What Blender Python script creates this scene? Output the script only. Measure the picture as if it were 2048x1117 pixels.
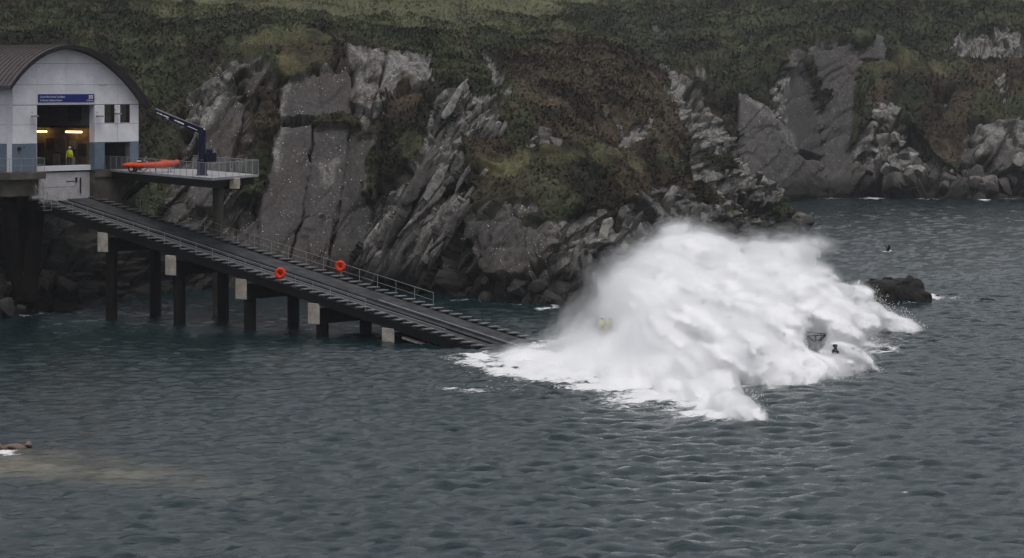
import bpy, bmesh, math, random
import numpy as np
from mathutils import Vector, Matrix, Quaternion
for o in list(bpy.data.objects): bpy.data.objects.remove(o)
scn = bpy.context.scene
COL = scn.collection
random.seed(7); RNG = np.random.default_rng(7)

# ------------------------------------------------------------------ camera
F, HZ, CH = 5600.0, 170.0, 18.3          # focal length (photo pixels), horizon row, camera height (m)
cd = bpy.data.cameras.new('camera'); cam = bpy.data.objects.new('camera', cd); COL.objects.link(cam)
cam.location = (0, 0, CH); cam.rotation_euler = (math.pi/2, 0, 0)
cd.sensor_width = 36; cd.lens = 36*F/2048; cd.shift_y = -(558.5-HZ)/2048
cd.clip_start = 1; cd.clip_end = 6000
scn.camera = cam
# ------------------------------------------------------------------ sky, sun, exposure
SUN_EL, SUN_AZ = 68, 160
w = bpy.data.worlds.new('World'); scn.world = w; w.use_nodes = True
nt = w.node_tree; nt.nodes.clear()
sky = nt.nodes.new('ShaderNodeTexSky'); sky.sky_type = 'NISHITA'; sky.sun_disc = False
sky.sun_elevation = math.radians(SUN_EL); sky.sun_rotation = math.radians(SUN_AZ)
sky.air_density = 1.0; sky.dust_density = 9.0; sky.ozone_density = 1.0
hs = nt.nodes.new('ShaderNodeHueSaturation'); hs.inputs['Saturation'].default_value = 0.42
bg = nt.nodes.new('ShaderNodeBackground'); bg.inputs['Strength'].default_value = 0.085
ow = nt.nodes.new('ShaderNodeOutputWorld')
cloud = nt.nodes.new('ShaderNodeMix'); cloud.data_type = 'RGBA'; cloud.inputs[0].default_value = .62; cloud.inputs[7].default_value = (5.45, 5.75, 6.2, 1)   # even layer of cloud over the sky
nt.links.new(sky.outputs[0], hs.inputs['Color']); nt.links.new(hs.outputs[0], cloud.inputs[6]); nt.links.new(cloud.outputs[2], bg.inputs[0]); nt.links.new(bg.outputs[0], ow.inputs[0])
sl = bpy.data.lights.new('sun', 'SUN'); sl.energy = 0.7; sl.angle = math.radians(30); sl.color = (1, .97, .94)
so = bpy.data.objects.new('sun', sl); COL.objects.link(so); so.location = (0, 0, 200)
az = math.radians(SUN_AZ); el = math.radians(SUN_EL)
sd = Vector((math.sin(az)*math.cos(el), math.cos(az)*math.cos(el), math.sin(el)))
so.rotation_euler = (-sd).to_track_quat('-Z', 'Y').to_euler()
vs = scn.view_settings; vs.view_transform = 'Standard'; vs.look = 'None'; vs.gamma = 1; vs.use_curve_mapping = False
vs.exposure = 0.2
scn.render.engine = 'CYCLES'
cy = scn.cycles; cy.max_bounces = 14; cy.diffuse_bounces = 3; cy.glossy_bounces = 3; cy.transmission_bounces = 3
cy.volume_bounces = 12; cy.transparent_max_bounces = 16; cy.use_denoising = True; cy.denoiser = 'OPENIMAGEDENOISE'; cy.denoising_input_passes = 'RGB_ALBEDO_NORMAL'; cy.denoising_prefilter = 'FAST'; cy.use_adaptive_sampling = False; cy.filter_width = 1.4; cy.sample_clamp_indirect = 6
cy.caustics_reflective = False; cy.caustics_refractive = False

# ------------------------------------------------------------------ helpers
def P(x, y, Y): return Vector(((x-1024)*Y/F, Y, CH-(y-HZ)*Y/F))
def W0(x, y): return P(x, y, CH*F/(y-HZ))              # the water's surface seen at that place
def tag(o, label=None, cat=None, group=None, kind=None):
    if label: o['label'] = label
    if cat: o['category'] = cat
    if group: o['group'] = group
    if kind: o['kind'] = kind
    return o
def empty(name, loc=(0, 0, 0), rz=0, parent=None):
    o = bpy.data.objects.new(name, None); COL.objects.link(o); o.location = loc; o.rotation_euler = (0, 0, rz); o.parent = parent
    return o
def link(name, me, mat=None, parent=None, loc=None, rot=None):
    o = bpy.data.objects.new(name, me); COL.objects.link(o); o.parent = parent
    if mat is not None and len(me.materials) == 0: me.materials.append(mat)
    if loc is not None: o.location = loc
    if rot is not None: o.rotation_euler = rot
    return o
def rc(src, parent, name=None):
    c = src.copy(); COL.objects.link(c); c.parent = parent
    for ch in list(src.children): rc(ch, c)
    return c
class MB:
    def __init__(s): s.v = []; s.f = []
    def add(s, vs_, fs_):
        n = len(s.v); s.v += [tuple(p) for p in vs_]; s.f += [tuple(i+n for i in q) for q in fs_]; return s
    def hexa(s, p):       # 8 points: bottom four, top four
        return s.add(p, [(3, 2, 1, 0), (4, 5, 6, 7), (0, 1, 5, 4), (1, 2, 6, 5), (2, 3, 7, 6), (3, 0, 4, 7)])
    def box(s, lo, hi):
        x0, y0, z0 = lo; x1, y1, z1 = hi
        return s.hexa([(x0, y0, z0), (x1, y0, z0), (x1, y1, z0), (x0, y1, z0), (x0, y0, z1), (x1, y0, z1), (x1, y1, z1), (x0, y1, z1)])
    def beam(s, p, q, wd, ht, up=(0, 0, 1)):
        p = Vector(p); q = Vector(q); d = (q-p).normalized(); up = Vector(up)
        if abs(d.dot(up)) > .98: up = Vector((1, 0, 0))
        r = d.cross(up).normalized(); t = r.cross(d).normalized(); r = r*wd/2; t = t*ht/2
        return s.hexa([p-r-t, p+r-t, q+r-t, q-r-t, p-r+t, p+r+t, q+r+t, q-r+t])
    def tube(s, p, q, r, n=8, r2=None):
        p = Vector(p); q = Vector(q); d = (q-p).normalized(); a = d.orthogonal().normalized(); b = d.cross(a)
        r2 = r if r2 is None else r2
        vs_ = [p+(a*math.cos(2*math.pi*k/n)+b*math.sin(2*math.pi*k/n))*r for k in range(n)]
        vs_ += [q+(a*math.cos(2*math.pi*k/n)+b*math.sin(2*math.pi*k/n))*r2 for k in range(n)]
        fs_ = [(k, (k+1) % n, n+(k+1) % n, n+k) for k in range(n)] + [tuple(range(n-1, -1, -1)), tuple(range(n, 2*n))]
        return s.add(vs_, fs_)
    def path(s, pts, r, n=6):
        for a, b in zip(pts[:-1], pts[1:]): s.tube(a, b, r, n)
        return s
    def rings(s, rings, cap=True):      # loft of equal closed rings
        n = len(rings[0]); base = len(s.v)
        for rg in rings: s.v += [tuple(p) for p in rg]
        for j in range(len(rings)-1):
            for k in range(n):
                a = base+j*n+k; b = base+j*n+(k+1) % n
                s.f.append((a, b, b+n, a+n))
        if cap:
            s.f.append(tuple(base+k for k in range(n-1, -1, -1))); s.f.append(tuple(base+(len(rings)-1)*n+k for k in range(n)))
        return s
    def prism(s, poly, ax, lo, hi):     # poly in the two other axes, pushed along axis ax
        def mk(a, b, c): return {0: (c, a, b), 1: (a, c, b), 2: (a, b, c)}[ax]
        n = len(poly); vs_ = [mk(a, b, lo) for a, b in poly]+[mk(a, b, hi) for a, b in poly]
        return s.add(vs_, [(k, (k+1) % n, n+(k+1) % n, n+k) for k in range(n)]+[tuple(range(n-1, -1, -1)), tuple(range(n, 2*n))])
    def torus(s, c, R, r, axis, n=24, m=10):
        ax = Vector(axis).normalized(); a = ax.orthogonal().normalized(); b = ax.cross(a); c = Vector(c); base = len(s.v)
        for i in range(n):
            t = 2*math.pi*i/n; d = a*math.cos(t)+b*math.sin(t)
            for j in range(m):
                u_ = 2*math.pi*j/m; s.v.append(tuple(c+d*(R+r*math.cos(u_))+ax*r*math.sin(u_)))
        for i in range(n):
            for j in range(m):
                s.f.append((base+i*m+j, base+((i+1) % n)*m+j, base+((i+1) % n)*m+(j+1) % m, base+i*m+(j+1) % m))
        return s
    def ball(s, c, rx, ry=None, rz=None, n=10, m=7):
        ry = ry or rx; rz = rz or rx; c = Vector(c)
        rg = []
        for j in range(1, m):
            t = math.pi*j/m-math.pi/2
            rg.append([(c.x+rx*math.cos(t)*math.cos(2*math.pi*k/n), c.y+ry*math.cos(t)*math.sin(2*math.pi*k/n), c.z+rz*math.sin(t)) for k in range(n)])
        return s.rings(rg)
    def mesh(s, name, bevel=0, smooth=False):
        me = bpy.data.meshes.new(name); me.from_pydata(s.v, [], s.f); me.update()
        bm = bmesh.new(); bm.from_mesh(me); bmesh.ops.recalc_face_normals(bm, faces=bm.faces)
        if bevel: bmesh.ops.bevel(bm, geom=list(bm.edges), offset=bevel, segments=1, affect='EDGES')
        bm.to_mesh(me); bm.free()
        if smooth:
            for p in me.polygons: p.use_smooth = True
        return me
    def build(s, name, mat, parent=None, bevel=0, smooth=False, loc=None, rot=None):
        return link(name, s.mesh(name, bevel, smooth), mat, parent, loc, rot)
def fastmesh(name, V, FA):
    V = np.ascontiguousarray(V, np.float32); FA = np.ascontiguousarray(FA, np.int32); k = FA.shape[1]
    me = bpy.data.meshes.new(name); me.vertices.add(len(V)); me.vertices.foreach_set('co', V.ravel())
    me.loops.add(FA.size); me.loops.foreach_set('vertex_index', FA.ravel())
    me.polygons.add(len(FA)); me.polygons.foreach_set('loop_start', np.arange(0, FA.size, k, dtype=np.int32))
    me.update(calc_edges=True); return me
def fattr(me, name, a):
    at = me.attributes.new(name, 'FLOAT', 'POINT'); at.data.foreach_set('value', np.ascontiguousarray(a, np.float32))
def cattr(me, name, rgb):
    at = me.color_attributes.new(name, 'FLOAT_COLOR', 'POINT')
    at.data.foreach_set('color', np.ascontiguousarray(np.concatenate([rgb, np.ones((len(rgb), 1))], 1), np.float32).ravel())

# ---- noise
def _h(ix, iy, iz, seed):
    h = (ix.astype(np.uint32)*np.uint32(374761393)) ^ (iy.astype(np.uint32)*np.uint32(668265263)) ^ (iz.astype(np.uint32)*np.uint32(2147483647)) ^ np.uint32((seed*2246822519) & 0xffffffff)
    h = (h ^ (h >> np.uint32(13)))*np.uint32(1274126177); h ^= h >> np.uint32(16)
    h = h*np.uint32(2246822519); h ^= h >> np.uint32(15)
    return h.astype(np.float32)/np.float32(4294967295)
def vn(x, y, z, seed=0):
    xi = np.floor(x); yi = np.floor(y); zi = np.floor(z)
    fx = (x-xi).astype(np.float32); fy = (y-yi).astype(np.float32); fz = (z-zi).astype(np.float32)
    fx = fx*fx*(3-2*fx); fy = fy*fy*(3-2*fy); fz = fz*fz*(3-2*fz)
    xi = xi.astype(np.int64); yi = yi.astype(np.int64); zi = zi.astype(np.int64); r = 0
    for a in (0, 1):
        for b in (0, 1):
            for c in (0, 1):
                r = r+_h(xi+a, yi+b, zi+c, seed)*(fx if a else 1-fx)*(fy if b else 1-fy)*(fz if c else 1-fz)
    return r*2-1
def fbm(x, y, z, o=4, seed=0):
    s = 0; a = .5
    for k in range(o):
        s = s+a*vn(x*2**k+k*17.3, y*2**k-k*5.1, z*2**k+k*9.7, seed+k); a *= .5
    return s
def facets(a, b, cell, seed):
    """angular blocks: offset of the nearest cell's tilted plane, and distance to the joint"""
    a = a/cell; b = b/cell; ia = np.floor(a).astype(np.int64); ib = np.floor(b).astype(np.int64)
    d1 = np.full(a.shape, 9.); d2 = np.full(a.shape, 9.); off = np.zeros(a.shape); z = np.zeros_like(ia)
    for i in (-1, 0, 1):
        for j in (-1, 0, 1):
            ca = ia+i; cb = ib+j
            pa = ca+_h(ca, cb, z, seed); pb = cb+_h(ca, cb, z, seed+1)
            da = a-pa; db = b-pb; d = np.maximum(np.abs(da+.3*db), np.abs(db-.3*da))
            o = _h(ca, cb, z, seed+2)*2-1 + da*(_h(ca, cb, z, seed+3)*2-1)*1.2 + db*(_h(ca, cb, z, seed+4)*2-1)*1.2
            m = d < d1
            d2 = np.where(m, d1, np.minimum(d2, d)); d1 = np.where(m, d, d1); off = np.where(m, o, off)
    return off, d2-d1
def inpoly(x, y, poly):
    c = np.zeros(x.shape, bool); n = len(poly)
    for i in range(n):
        x1, y1 = poly[i]; x2, y2 = poly[(i+1) % n]
        if y1 == y2: continue
        c ^= ((y1 > y) != (y2 > y)) & (x < (x2-x1)*(y-y1)/(y2-y1)+x1)
    return c
def blur(a, n):
    for ax in (0, 1):
        for _ in range(n):
            p = np.pad(a, [(1, 1) if k == ax else (0, 0) for k in range(a.ndim)], mode='edge')
            s0 = [slice(None)]*a.ndim; s1 = list(s0); s2 = list(s0)
            s0[ax] = slice(0, -2); s1[ax] = slice(1, -1); s2[ax] = slice(2, None)
            a = p[tuple(s0)]*.25+p[tuple(s1)]*.5+p[tuple(s2)]*.25
    return a

# ---- materials
def newmat(name):
    m = bpy.data.materials.new(name); m.use_nodes = True; n = m.node_tree; n.nodes.clear()
    out = n.nodes.new('ShaderNodeOutputMaterial'); return m, n, out
def nd(n, t, **k):
    x = n.nodes.new(t)
    for a, b in k.items():
        if a.startswith('i_'): x.inputs[a[2:].replace('_', ' ')].default_value = b
        else: setattr(x, a, b)
    return x
def ramp(n, src, stops):
    r = n.nodes.new('ShaderNodeValToRGB'); cr = r.color_ramp
    while len(cr.elements) < len(stops): cr.elements.new(.5)
    for e, (p, c) in zip(cr.elements, stops):
        e.position = p; e.color = (c, c, c, 1) if isinstance(c, (int, float)) else (*c, 1)
    n.links.new(src, r.inputs[0]); return r.outputs[0]
def mix(n, fac, a, b, mode='MIX'):
    x = n.nodes.new('ShaderNodeMix'); x.data_type = 'RGBA'; x.blend_type = mode
    for i, v in ((0, fac), (6, a), (7, b)):
        if hasattr(v, 'is_linked'): n.links.new(v, x.inputs[i])
        else: x.inputs[i].default_value = v if not isinstance(v, tuple) else (*v, 1)
    return x.outputs[2]
def math_(n, op, a, b=0.0, clamp=False):
    x = n.nodes.new('ShaderNodeMath'); x.operation = op; x.use_clamp = clamp
    for i, v in ((0, a), (1, b)):
        if hasattr(v, 'is_linked'): n.links.new(v, x.inputs[i])
        else: x.inputs[i].default_value = v
    return x.outputs[0]
def attr(n, name):
    x = n.nodes.new('ShaderNodeAttribute'); x.attribute_name = name; return x
def noise(n, vec, scale, detail=5, rough=.6, dist=0):
    x = n.nodes.new('ShaderNodeTexNoise'); x.inputs['Scale'].default_value = scale; x.inputs['Detail'].default_value = detail
    x.inputs['Roughness'].default_value = rough; x.inputs['Distortion'].default_value = dist
    if vec is not None: n.links.new(vec, x.inputs['Vector'])
    return x.outputs[0]
def simple(name, c, rough=.6, metal=0, var=.25, scale=2.0, bump=.02, dirt=None, emit=None):
    """painted or worn surface: two scales of mottling, optional dirt tone, small relief"""
    m, n, out = newmat(name); b = nd(n, 'ShaderNodeBsdfPrincipled'); b.inputs['Metallic'].default_value = metal
    tc = nd(n, 'ShaderNodeNewGeometry').outputs['Position']
    n1 = noise(n, tc, scale); n2 = noise(n, tc, scale*7, 3)
    c = tuple(c); lo = tuple(v*(1-var) for v in c); hi = tuple(min(1, v*(1+var*.5)) for v in c)
    col = mix(n, ramp(n, n1, [(.35, 0.), (.65, 1.)]), lo, hi)
    if dirt: col = mix(n, ramp(n, n2, [(.5, 0.), (.75, .6)]), col, dirt)
    n.links.new(col, b.inputs['Base Color'])
    b.inputs['Roughness'].default_value = rough; b.inputs['Specular IOR Level'].default_value = .5 if rough < .35 or metal else .12
    if bump:
        bp = nd(n, 'ShaderNodeBump', i_Distance=bump); n.links.new(n2, bp.inputs['Height']); n.links.new(bp.outputs[0], b.inputs['Normal'])
    if emit: b.inputs['Emission Color'].default_value = (*emit[0], 1); b.inputs['Emission Strength'].default_value = emit[1]
    n.links.new(b.outputs[0], out.inputs[0]); return m
M = {}
M['white'] = simple('white_cladding', (.74, .735, .785), .55, var=.12, scale=.6, bump=.004, dirt=(.58, .56, .58))
M['grimy_white'] = simple('grimy_white_paint', (.5, .48, .5), .6, var=.2, scale=.7, dirt=(.3, .27, .25))
M['blue_grey'] = simple('blue_grey_cladding', (.135, .18, .235), .55, var=.1, bump=.004)
M['roof'] = simple('brown_roof_metal', (.085, .068, .07), .45, .1, var=.2, bump=.004)
M['fascia'] = simple('dark_fascia', (.028, .022, .024), .5, var=.2)
M['concrete'] = simple('slip_concrete', (.062, .063, .068), .8, var=.45, scale=.9, dirt=(.05, .05, .048), bump=.02)
M['pale_concrete'] = simple('pale_concrete', (.48, .43, .37), .85, var=.3, scale=1.5, dirt=(.2, .17, .13), bump=.02)
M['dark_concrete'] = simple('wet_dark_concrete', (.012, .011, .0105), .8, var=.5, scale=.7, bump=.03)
M['pier'] = simple('weathered_pier_concrete', (.11, .10, .085), .85, var=.4, scale=.8, bump=.02)
M['tread'] = simple('grey_tread_plate', (.2, .205, .21), .6, var=.45, scale=1.7, dirt=(.07, .07, .07))
M['black'] = simple('black_steel', (.010, .010, .011), .6, var=.3)
M['galv'] = simple('galvanised_rail', (.3, .305, .31), .5, .3, var=.2, bump=0)
M['navy'] = simple('navy_paint', (.008, .011, .034), .35, var=.15, bump=.002)
M['sign_blue'] = simple('sign_blue', (.018, .03, .19), .4, var=.05, bump=0)
M['print_white'] = simple('print_white', (.7, .7, .72), .5, var=.03, bump=0)
M['orange'] = simple('lifebuoy_orange', (.86, .055, .01), .4, var=.12, bump=.004)
M['tube_orange'] = simple('inflatable_orange', (.82, .075, .02), .42, var=.15, scale=3, bump=.006)
M['red'] = simple('dull_red', (.42, .02, .02), .45, var=.1)
M['frame'] = simple('window_frame', (.05, .02, .02), .5, var=.1, bump=0)
M['glass'] = simple('dark_glass', (.022, .020, .015), .08, var=.1, bump=0)
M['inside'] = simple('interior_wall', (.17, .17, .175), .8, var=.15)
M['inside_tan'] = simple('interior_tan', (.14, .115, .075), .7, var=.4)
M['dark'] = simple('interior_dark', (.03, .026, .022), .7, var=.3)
M['deck'] = simple('pale_deck', (.42, .42, .43), .7, var=.2, dirt=(.2, .2, .2))
M['tube_lamp'] = simple('lit_lamp', (1, .8, .4), .4, emit=((1, .55, .16), 7))
M['hivis'] = simple('hi_vis_yellow', (.62, .68, .05), .6, var=.1)
M['oilskin'] = simple('pale_yellow_oilskin', (.66, .67, .4), .5, var=.15)
M['skin'] = simple('skin', (.42, .26, .2), .5, var=.1)
M['trousers'] = simple('dark_trousers', (.03, .032, .04), .8, var=.2)
M['helmet'] = simple('white_helmet', (.75, .76, .74), .3, var=.04)
M['hull_blue'] = simple('hull_blue', (.015, .03, .16), .3, var=.1)
M['boat_orange'] = simple('boat_orange', (.8, .12, .02), .4, var=.1)
M['gull_white'] = simple('gull_white', (.8, .8, .8), .7, var=.06)
M['gull_dark'] = simple('gull_grey', (.06, .06, .065), .7, var=.2)
M['beak'] = simple('beak_yellow', (.55, .38, .05), .5)
M['rubber'] = simple('grey_rubber', (.03, .03, .033), .6)
M['islet'] = simple('wet_black_rock', (.026, .024, .023), .55, var=.5, scale=1.2, bump=.12, dirt=(.06, .05, .038))
# ------------------------------------------------------------------ the cliffs
def cliff_material(name, lichen=1.0, s=1.0):
    m, n, out = newmat(name); b = nd(n, 'ShaderNodeBsdfPrincipled')
    pos = nd(n, 'ShaderNodeNewGeometry').outputs['Position']
    veg = attr(n, 'veg').outputs['Fac']; smo = attr(n, 'smooth').outputs['Fac']; crag = attr(n, 'crag').outputs['Fac']
    tint = attr(n, 'tint').outputs['Color']; jn = attr(n, 'joint').outputs['Fac']
    mp = nd(n, 'ShaderNodeMapping'); mp.inputs['Rotation'].default_value = (0, math.radians(-28), 0); mp.inputs['Scale'].default_value = (1, 1, .3)
    n.links.new(pos, mp.inputs['Vector'])
    nb = noise(n, pos, .12*s, 6, .65); nm = noise(n, mp.outputs[0], .9*s, 7, .7); nf = noise(n, pos, 4*s, 5, .7)
    rock = mix(n, ramp(n, nm, [(.32, 0.), (.68, 1.)]), (.058, .053, .05), (.175, .162, .152))
    slab = mix(n, ramp(n, nm, [(.3, 0.), (.7, 1.)]), (.09, .084, .085), (.138, .129, .129))
    rock = mix(n, smo, rock, slab)
    rock = mix(n, ramp(n, nb, [(.5, 0.), (.72, .55)]), rock, (.11, .075, .045))
    pale = math_(n, 'MULTIPLY', crag, ramp(n, nm, [(.38, .0), (.62, 1.)]))
    rock = mix(n, pale, rock, (.37, .355, .335))
    rock = mix(n, ramp(n, nf, [(.42, .55), (.6, 0.)]), rock, (.035, .033, .03))
    vo = nd(n, 'ShaderNodeTexVoronoi', i_Scale=1.7*s); n.links.new(pos, vo.inputs['Vector'])
    sp = math_(n, 'LESS_THAN', vo.outputs['Distance'], .10)
    sp = math_(n, 'MULTIPLY', sp, ramp(n, noise(n, pos, .35*s, 3), [(.44, 0.), (.52, lichen)]))
    rock = mix(n, ramp(n, math_(n, 'ADD', jn, math_(n, 'MULTIPLY', math_(n, 'SUBTRACT', nf, .5), .6)), [(.35, 0.), (.75, .8)]), rock, (.018, .018, .013))
    v2 = nd(n, 'ShaderNodeTexVoronoi', i_Scale=3.6*s); n.links.new(pos, v2.inputs['Vector'])
    s2 = math_(n, 'MULTIPLY', math_(n, 'LESS_THAN', v2.outputs['Distance'], .16), ramp(n, noise(n, pos, .55*s, 4), [(.52, 0.), (.6, lichen)]))
    sp = math_(n, 'MAXIMUM', sp, s2)
    rock = mix(n, sp, rock, (.6, .59, .54))
    sx = nd(n, 'ShaderNodeSeparateXYZ'); n.links.new(pos, sx.inputs[0])
    wet_shade = ramp(n, math_(n, 'MULTIPLY', math_(n, 'ADD', sx.outputs[2], math_(n, 'MULTIPLY', nb, 5.0)), .1), [(.44, 1.), (.62, 0.)])
    rock = mix(n, math_(n, 'MULTIPLY', attr(n, 'house_shade').outputs['Fac'], .85), rock, (.012, .012, .010))  # shade under the boathouse, painted near black into the rock colour
    rock = mix(n, math_(n, 'MULTIPLY', wet_shade, .85), rock, (.011, .0105, .010))  # wet foot, painted higher and blacker to put in shade behind the slip
    vcol = mix(n, 1.0, tint, ramp(n, noise(n, pos, 2.4*s, 6, .75), [(.3, .35), (.7, 1.35)]), 'MULTIPLY')
    edge = math_(n, 'ADD', veg, math_(n, 'MULTIPLY', math_(n, 'SUBTRACT', nf, .5), .9))
    vf = ramp(n, edge, [(.42, 0.), (.58, 1.)])
    n.links.new(mix(n, vf, rock, vcol), b.inputs['Base Color'])
    b.inputs['Roughness'].default_value = .8; b.inputs['Specular IOR Level'].default_value = .25
    bp = nd(n, 'ShaderNodeBump', i_Distance=.25/s, i_Strength=.8); n.links.new(noise(n, mp.outputs[0], 2.2*s, 8, .75), bp.inputs['Height'])
    n.links.new(bp.outputs[0], b.inputs['Normal']); n.links.new(b.outputs[0], out.inputs[0]); return m

DARKG, BROWN, GRASS, FIELD = (np.array(c) for c in ((.036, .044, .022), (.06, .045, .03), (.1, .092, .045), (.14, .14, .072)))
def sheet(name, cols, x0, x1, nx, rows, veg_zones, rock_zones, crag_zones, plates, brown, grass, field, k=1.0, seed=1):
    xs = np.linspace(x0, x1, nx); cx = np.array([c[0] for c in cols], float)
    ctl = np.array([[p for p in c[1]] for c in cols], float)          # K,R,2
    R = ctl.shape[1]
    ss = np.concatenate([np.linspace(i, i+1, rows[i], endpoint=False) for i in range(R-1)]+[[R-1]])
    tmp = np.stack([np.stack([np.interp(ss, np.arange(R), c[:, d]) for d in (0, 1)], -1) for c in ctl])
    g = np.stack([np.stack([np.interp(xs, cx, tmp[:, j, d]) for j in range(len(ss))], -1) for d in (0, 1)], -1)   # nx,ns,2
    g = blur(g, 5)
    px = np.repeat(xs[:, None], len(ss), 1); py = g[..., 0]; Y = g[..., 1]
    pos = np.stack([(px-1024)*Y/F, Y, CH-(py-HZ)*Y/F], -1)
    gx = np.gradient(pos, axis=0); gy = np.gradient(pos, axis=1); N = np.cross(gx, gy); N /= np.linalg.norm(N, axis=-1, keepdims=True)+1e-9
    N = blur(N, 4); N /= np.linalg.norm(N, axis=-1, keepdims=True)+1e-9
    if (N[..., 1]).mean() > 0: N = -N
    X_, Y_, Z_ = pos[..., 0], pos[..., 1], pos[..., 2]
    wx = px+fbm(X_/2.2/k, Y_/2.2/k, Z_/2.2/k, 4, seed)*26/k; wy = py+fbm(X_/2.2/k+40, Y_/2.2/k, Z_/2.2/k, 4, seed+9)*26/k
    rock = np.zeros(px.shape, bool)
    for z in rock_zones: rock |= inpoly(wx, wy, z)
    for z in veg_zones: rock &= ~inpoly(wx, wy, z)
    rock |= Z_ < (1.6+1.2*fbm(X_/6, Y_/6, Z_*0, 2, 5))
    veg = blur(1.0-rock, 1)
    crag = np.zeros(px.shape)
    for z in crag_zones: crag = np.maximum(crag, inpoly(wx, wy, z))
    crag = blur(crag, 3)
    smo = np.zeros(px.shape); po = np.zeros(px.shape)
    w2x = px+fbm(X_/1.4/k, Y_/1.4/k, Z_/1.4/k, 3, seed+3)*7/k; w2y = py+fbm(X_/1.4/k+9, Y_/1.4/k, Z_/1.4/k, 3, seed+4)*7/k
    for poly, off, sm in plates:
        q = inpoly(w2x, w2y, poly); po = np.where(q, off, po); smo = np.where(q, sm, smo)
    B = math.radians(60); zz = Z_+.55*Y_
    a = X_*math.cos(B)+zz*math.sin(B); c = -X_*math.sin(B)+zz*math.cos(B)
    f1, j1 = facets(a/2.6/k, c/k, 3.2, seed); f2, j2 = facets(a/2.2/k, c/k, 1.15, seed+10); f3, j3 = facets(a/1.8/k, c/k, .45, seed+20)
    cb_ = c/k/1.7+.2*fbm(a/7/k, c/5/k, c*0, 3, seed+70); saw = 1-(cb_-np.floor(cb_)); hid = _h(np.floor(cb_).astype(np.int64), np.floor(a/k/5+3*_h(np.floor(cb_).astype(np.int64), cb_.astype(np.int64)*0, cb_.astype(np.int64)*0, 5)).astype(np.int64), cb_.astype(np.int64)*0, seed)
    rockd = (1.0*f1+.4*f2+.1*f3+.5*saw+.8*hid-.5)*k*(1-.95*smo) - .3*k*np.clip(1-j2*5, 0, 1)*(1-.97*smo) - .35*k*np.clip(1-j1*6, 0, 1)*(1-.75*smo)
    bill = lambda q, sd_: 1-2*np.abs(fbm(X_*q, Y_*q, Z_*q, 3, sd_))
    vegd = .8*k*bill(.22/k, seed+30)+.6*k*bill(.6/k, seed+31)+.2*k*bill(2.2/k, seed+32)
    fld = np.zeros(px.shape)
    for z in field: fld = np.maximum(fld, inpoly(wx, wy, z))
    fld = blur(fld, 4); vegd *= (1-.8*fld)
    big = 2.2*k*fbm(X_/14/k, Y_/14/k, Z_/14/k, 3, seed+50)
    disp = (1-veg)*rockd+veg*vegd+po+big*(1-.8*smo)
    fade = np.clip((Z_+2)/2.5, .15, 1)
    pos = pos+N*(disp*fade)[..., None]
    br = np.zeros(px.shape); gr = np.zeros(px.shape)
    for z in brown: br = np.maximum(br, inpoly(wx, wy, z))
    for z in grass: gr = np.maximum(gr, inpoly(wx, wy, z))
    br = np.clip(.12+blur(br.astype(float), 8)+1.0*fbm(X_/5, Y_/5, Z_/5, 4, seed+60), 0, 1); gr = np.clip(blur(gr.astype(float), 5)+.45*fbm(X_/3, Y_/3, Z_/3, 4, seed+61), 0, 1)
    tint = DARKG+(BROWN-DARKG)*br[..., None]; tint = tint+(GRASS-tint)*gr[..., None]*.7; tint = tint+(FIELD-tint)*(fld*(.75+.5*fbm(X_/7, Y_/7, Z_/7, 4, seed+62)))[..., None]
    tint = tint*np.clip(.95+2.0*(1-.65*fld)*fbm(X_/3.2/k, Y_/3.2/k, Z_/3.2/k, 4, seed+64), .35, 1.9)[..., None]
    nS = len(ss); idx = np.arange(nx*nS).reshape(nx, nS)
    FA = np.stack([idx[:-1, :-1], idx[1:, :-1], idx[1:, 1:], idx[:-1, 1:]], -1).reshape(-1, 4)
    me = fastmesh(name, pos.reshape(-1, 3), FA)
    for nme, arr in (('house_shade', blur(inpoly(wx, wy, [(-400, 800), (-400, 380), (190, 395), (330, 450), (420, 520), (420, 800)]).astype(float), 4)), ('veg', veg), ('smooth', smo), ('crag', crag), ('joint', np.maximum(np.clip(1-j1*9, 0, 1), np.maximum(.8*np.clip(1-j2*7, 0, 1), .9*(saw > .93)*(1-smo)))*(1-.55*smo))): fattr(me, nme, arr.ravel())
    cattr(me, 'tint', tint.reshape(-1, 3))
    return me, dict(pos=pos, N=N, veg=veg, px=px, py=py, tint=tint, crag=crag, fld=fld, gr=gr)
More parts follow.
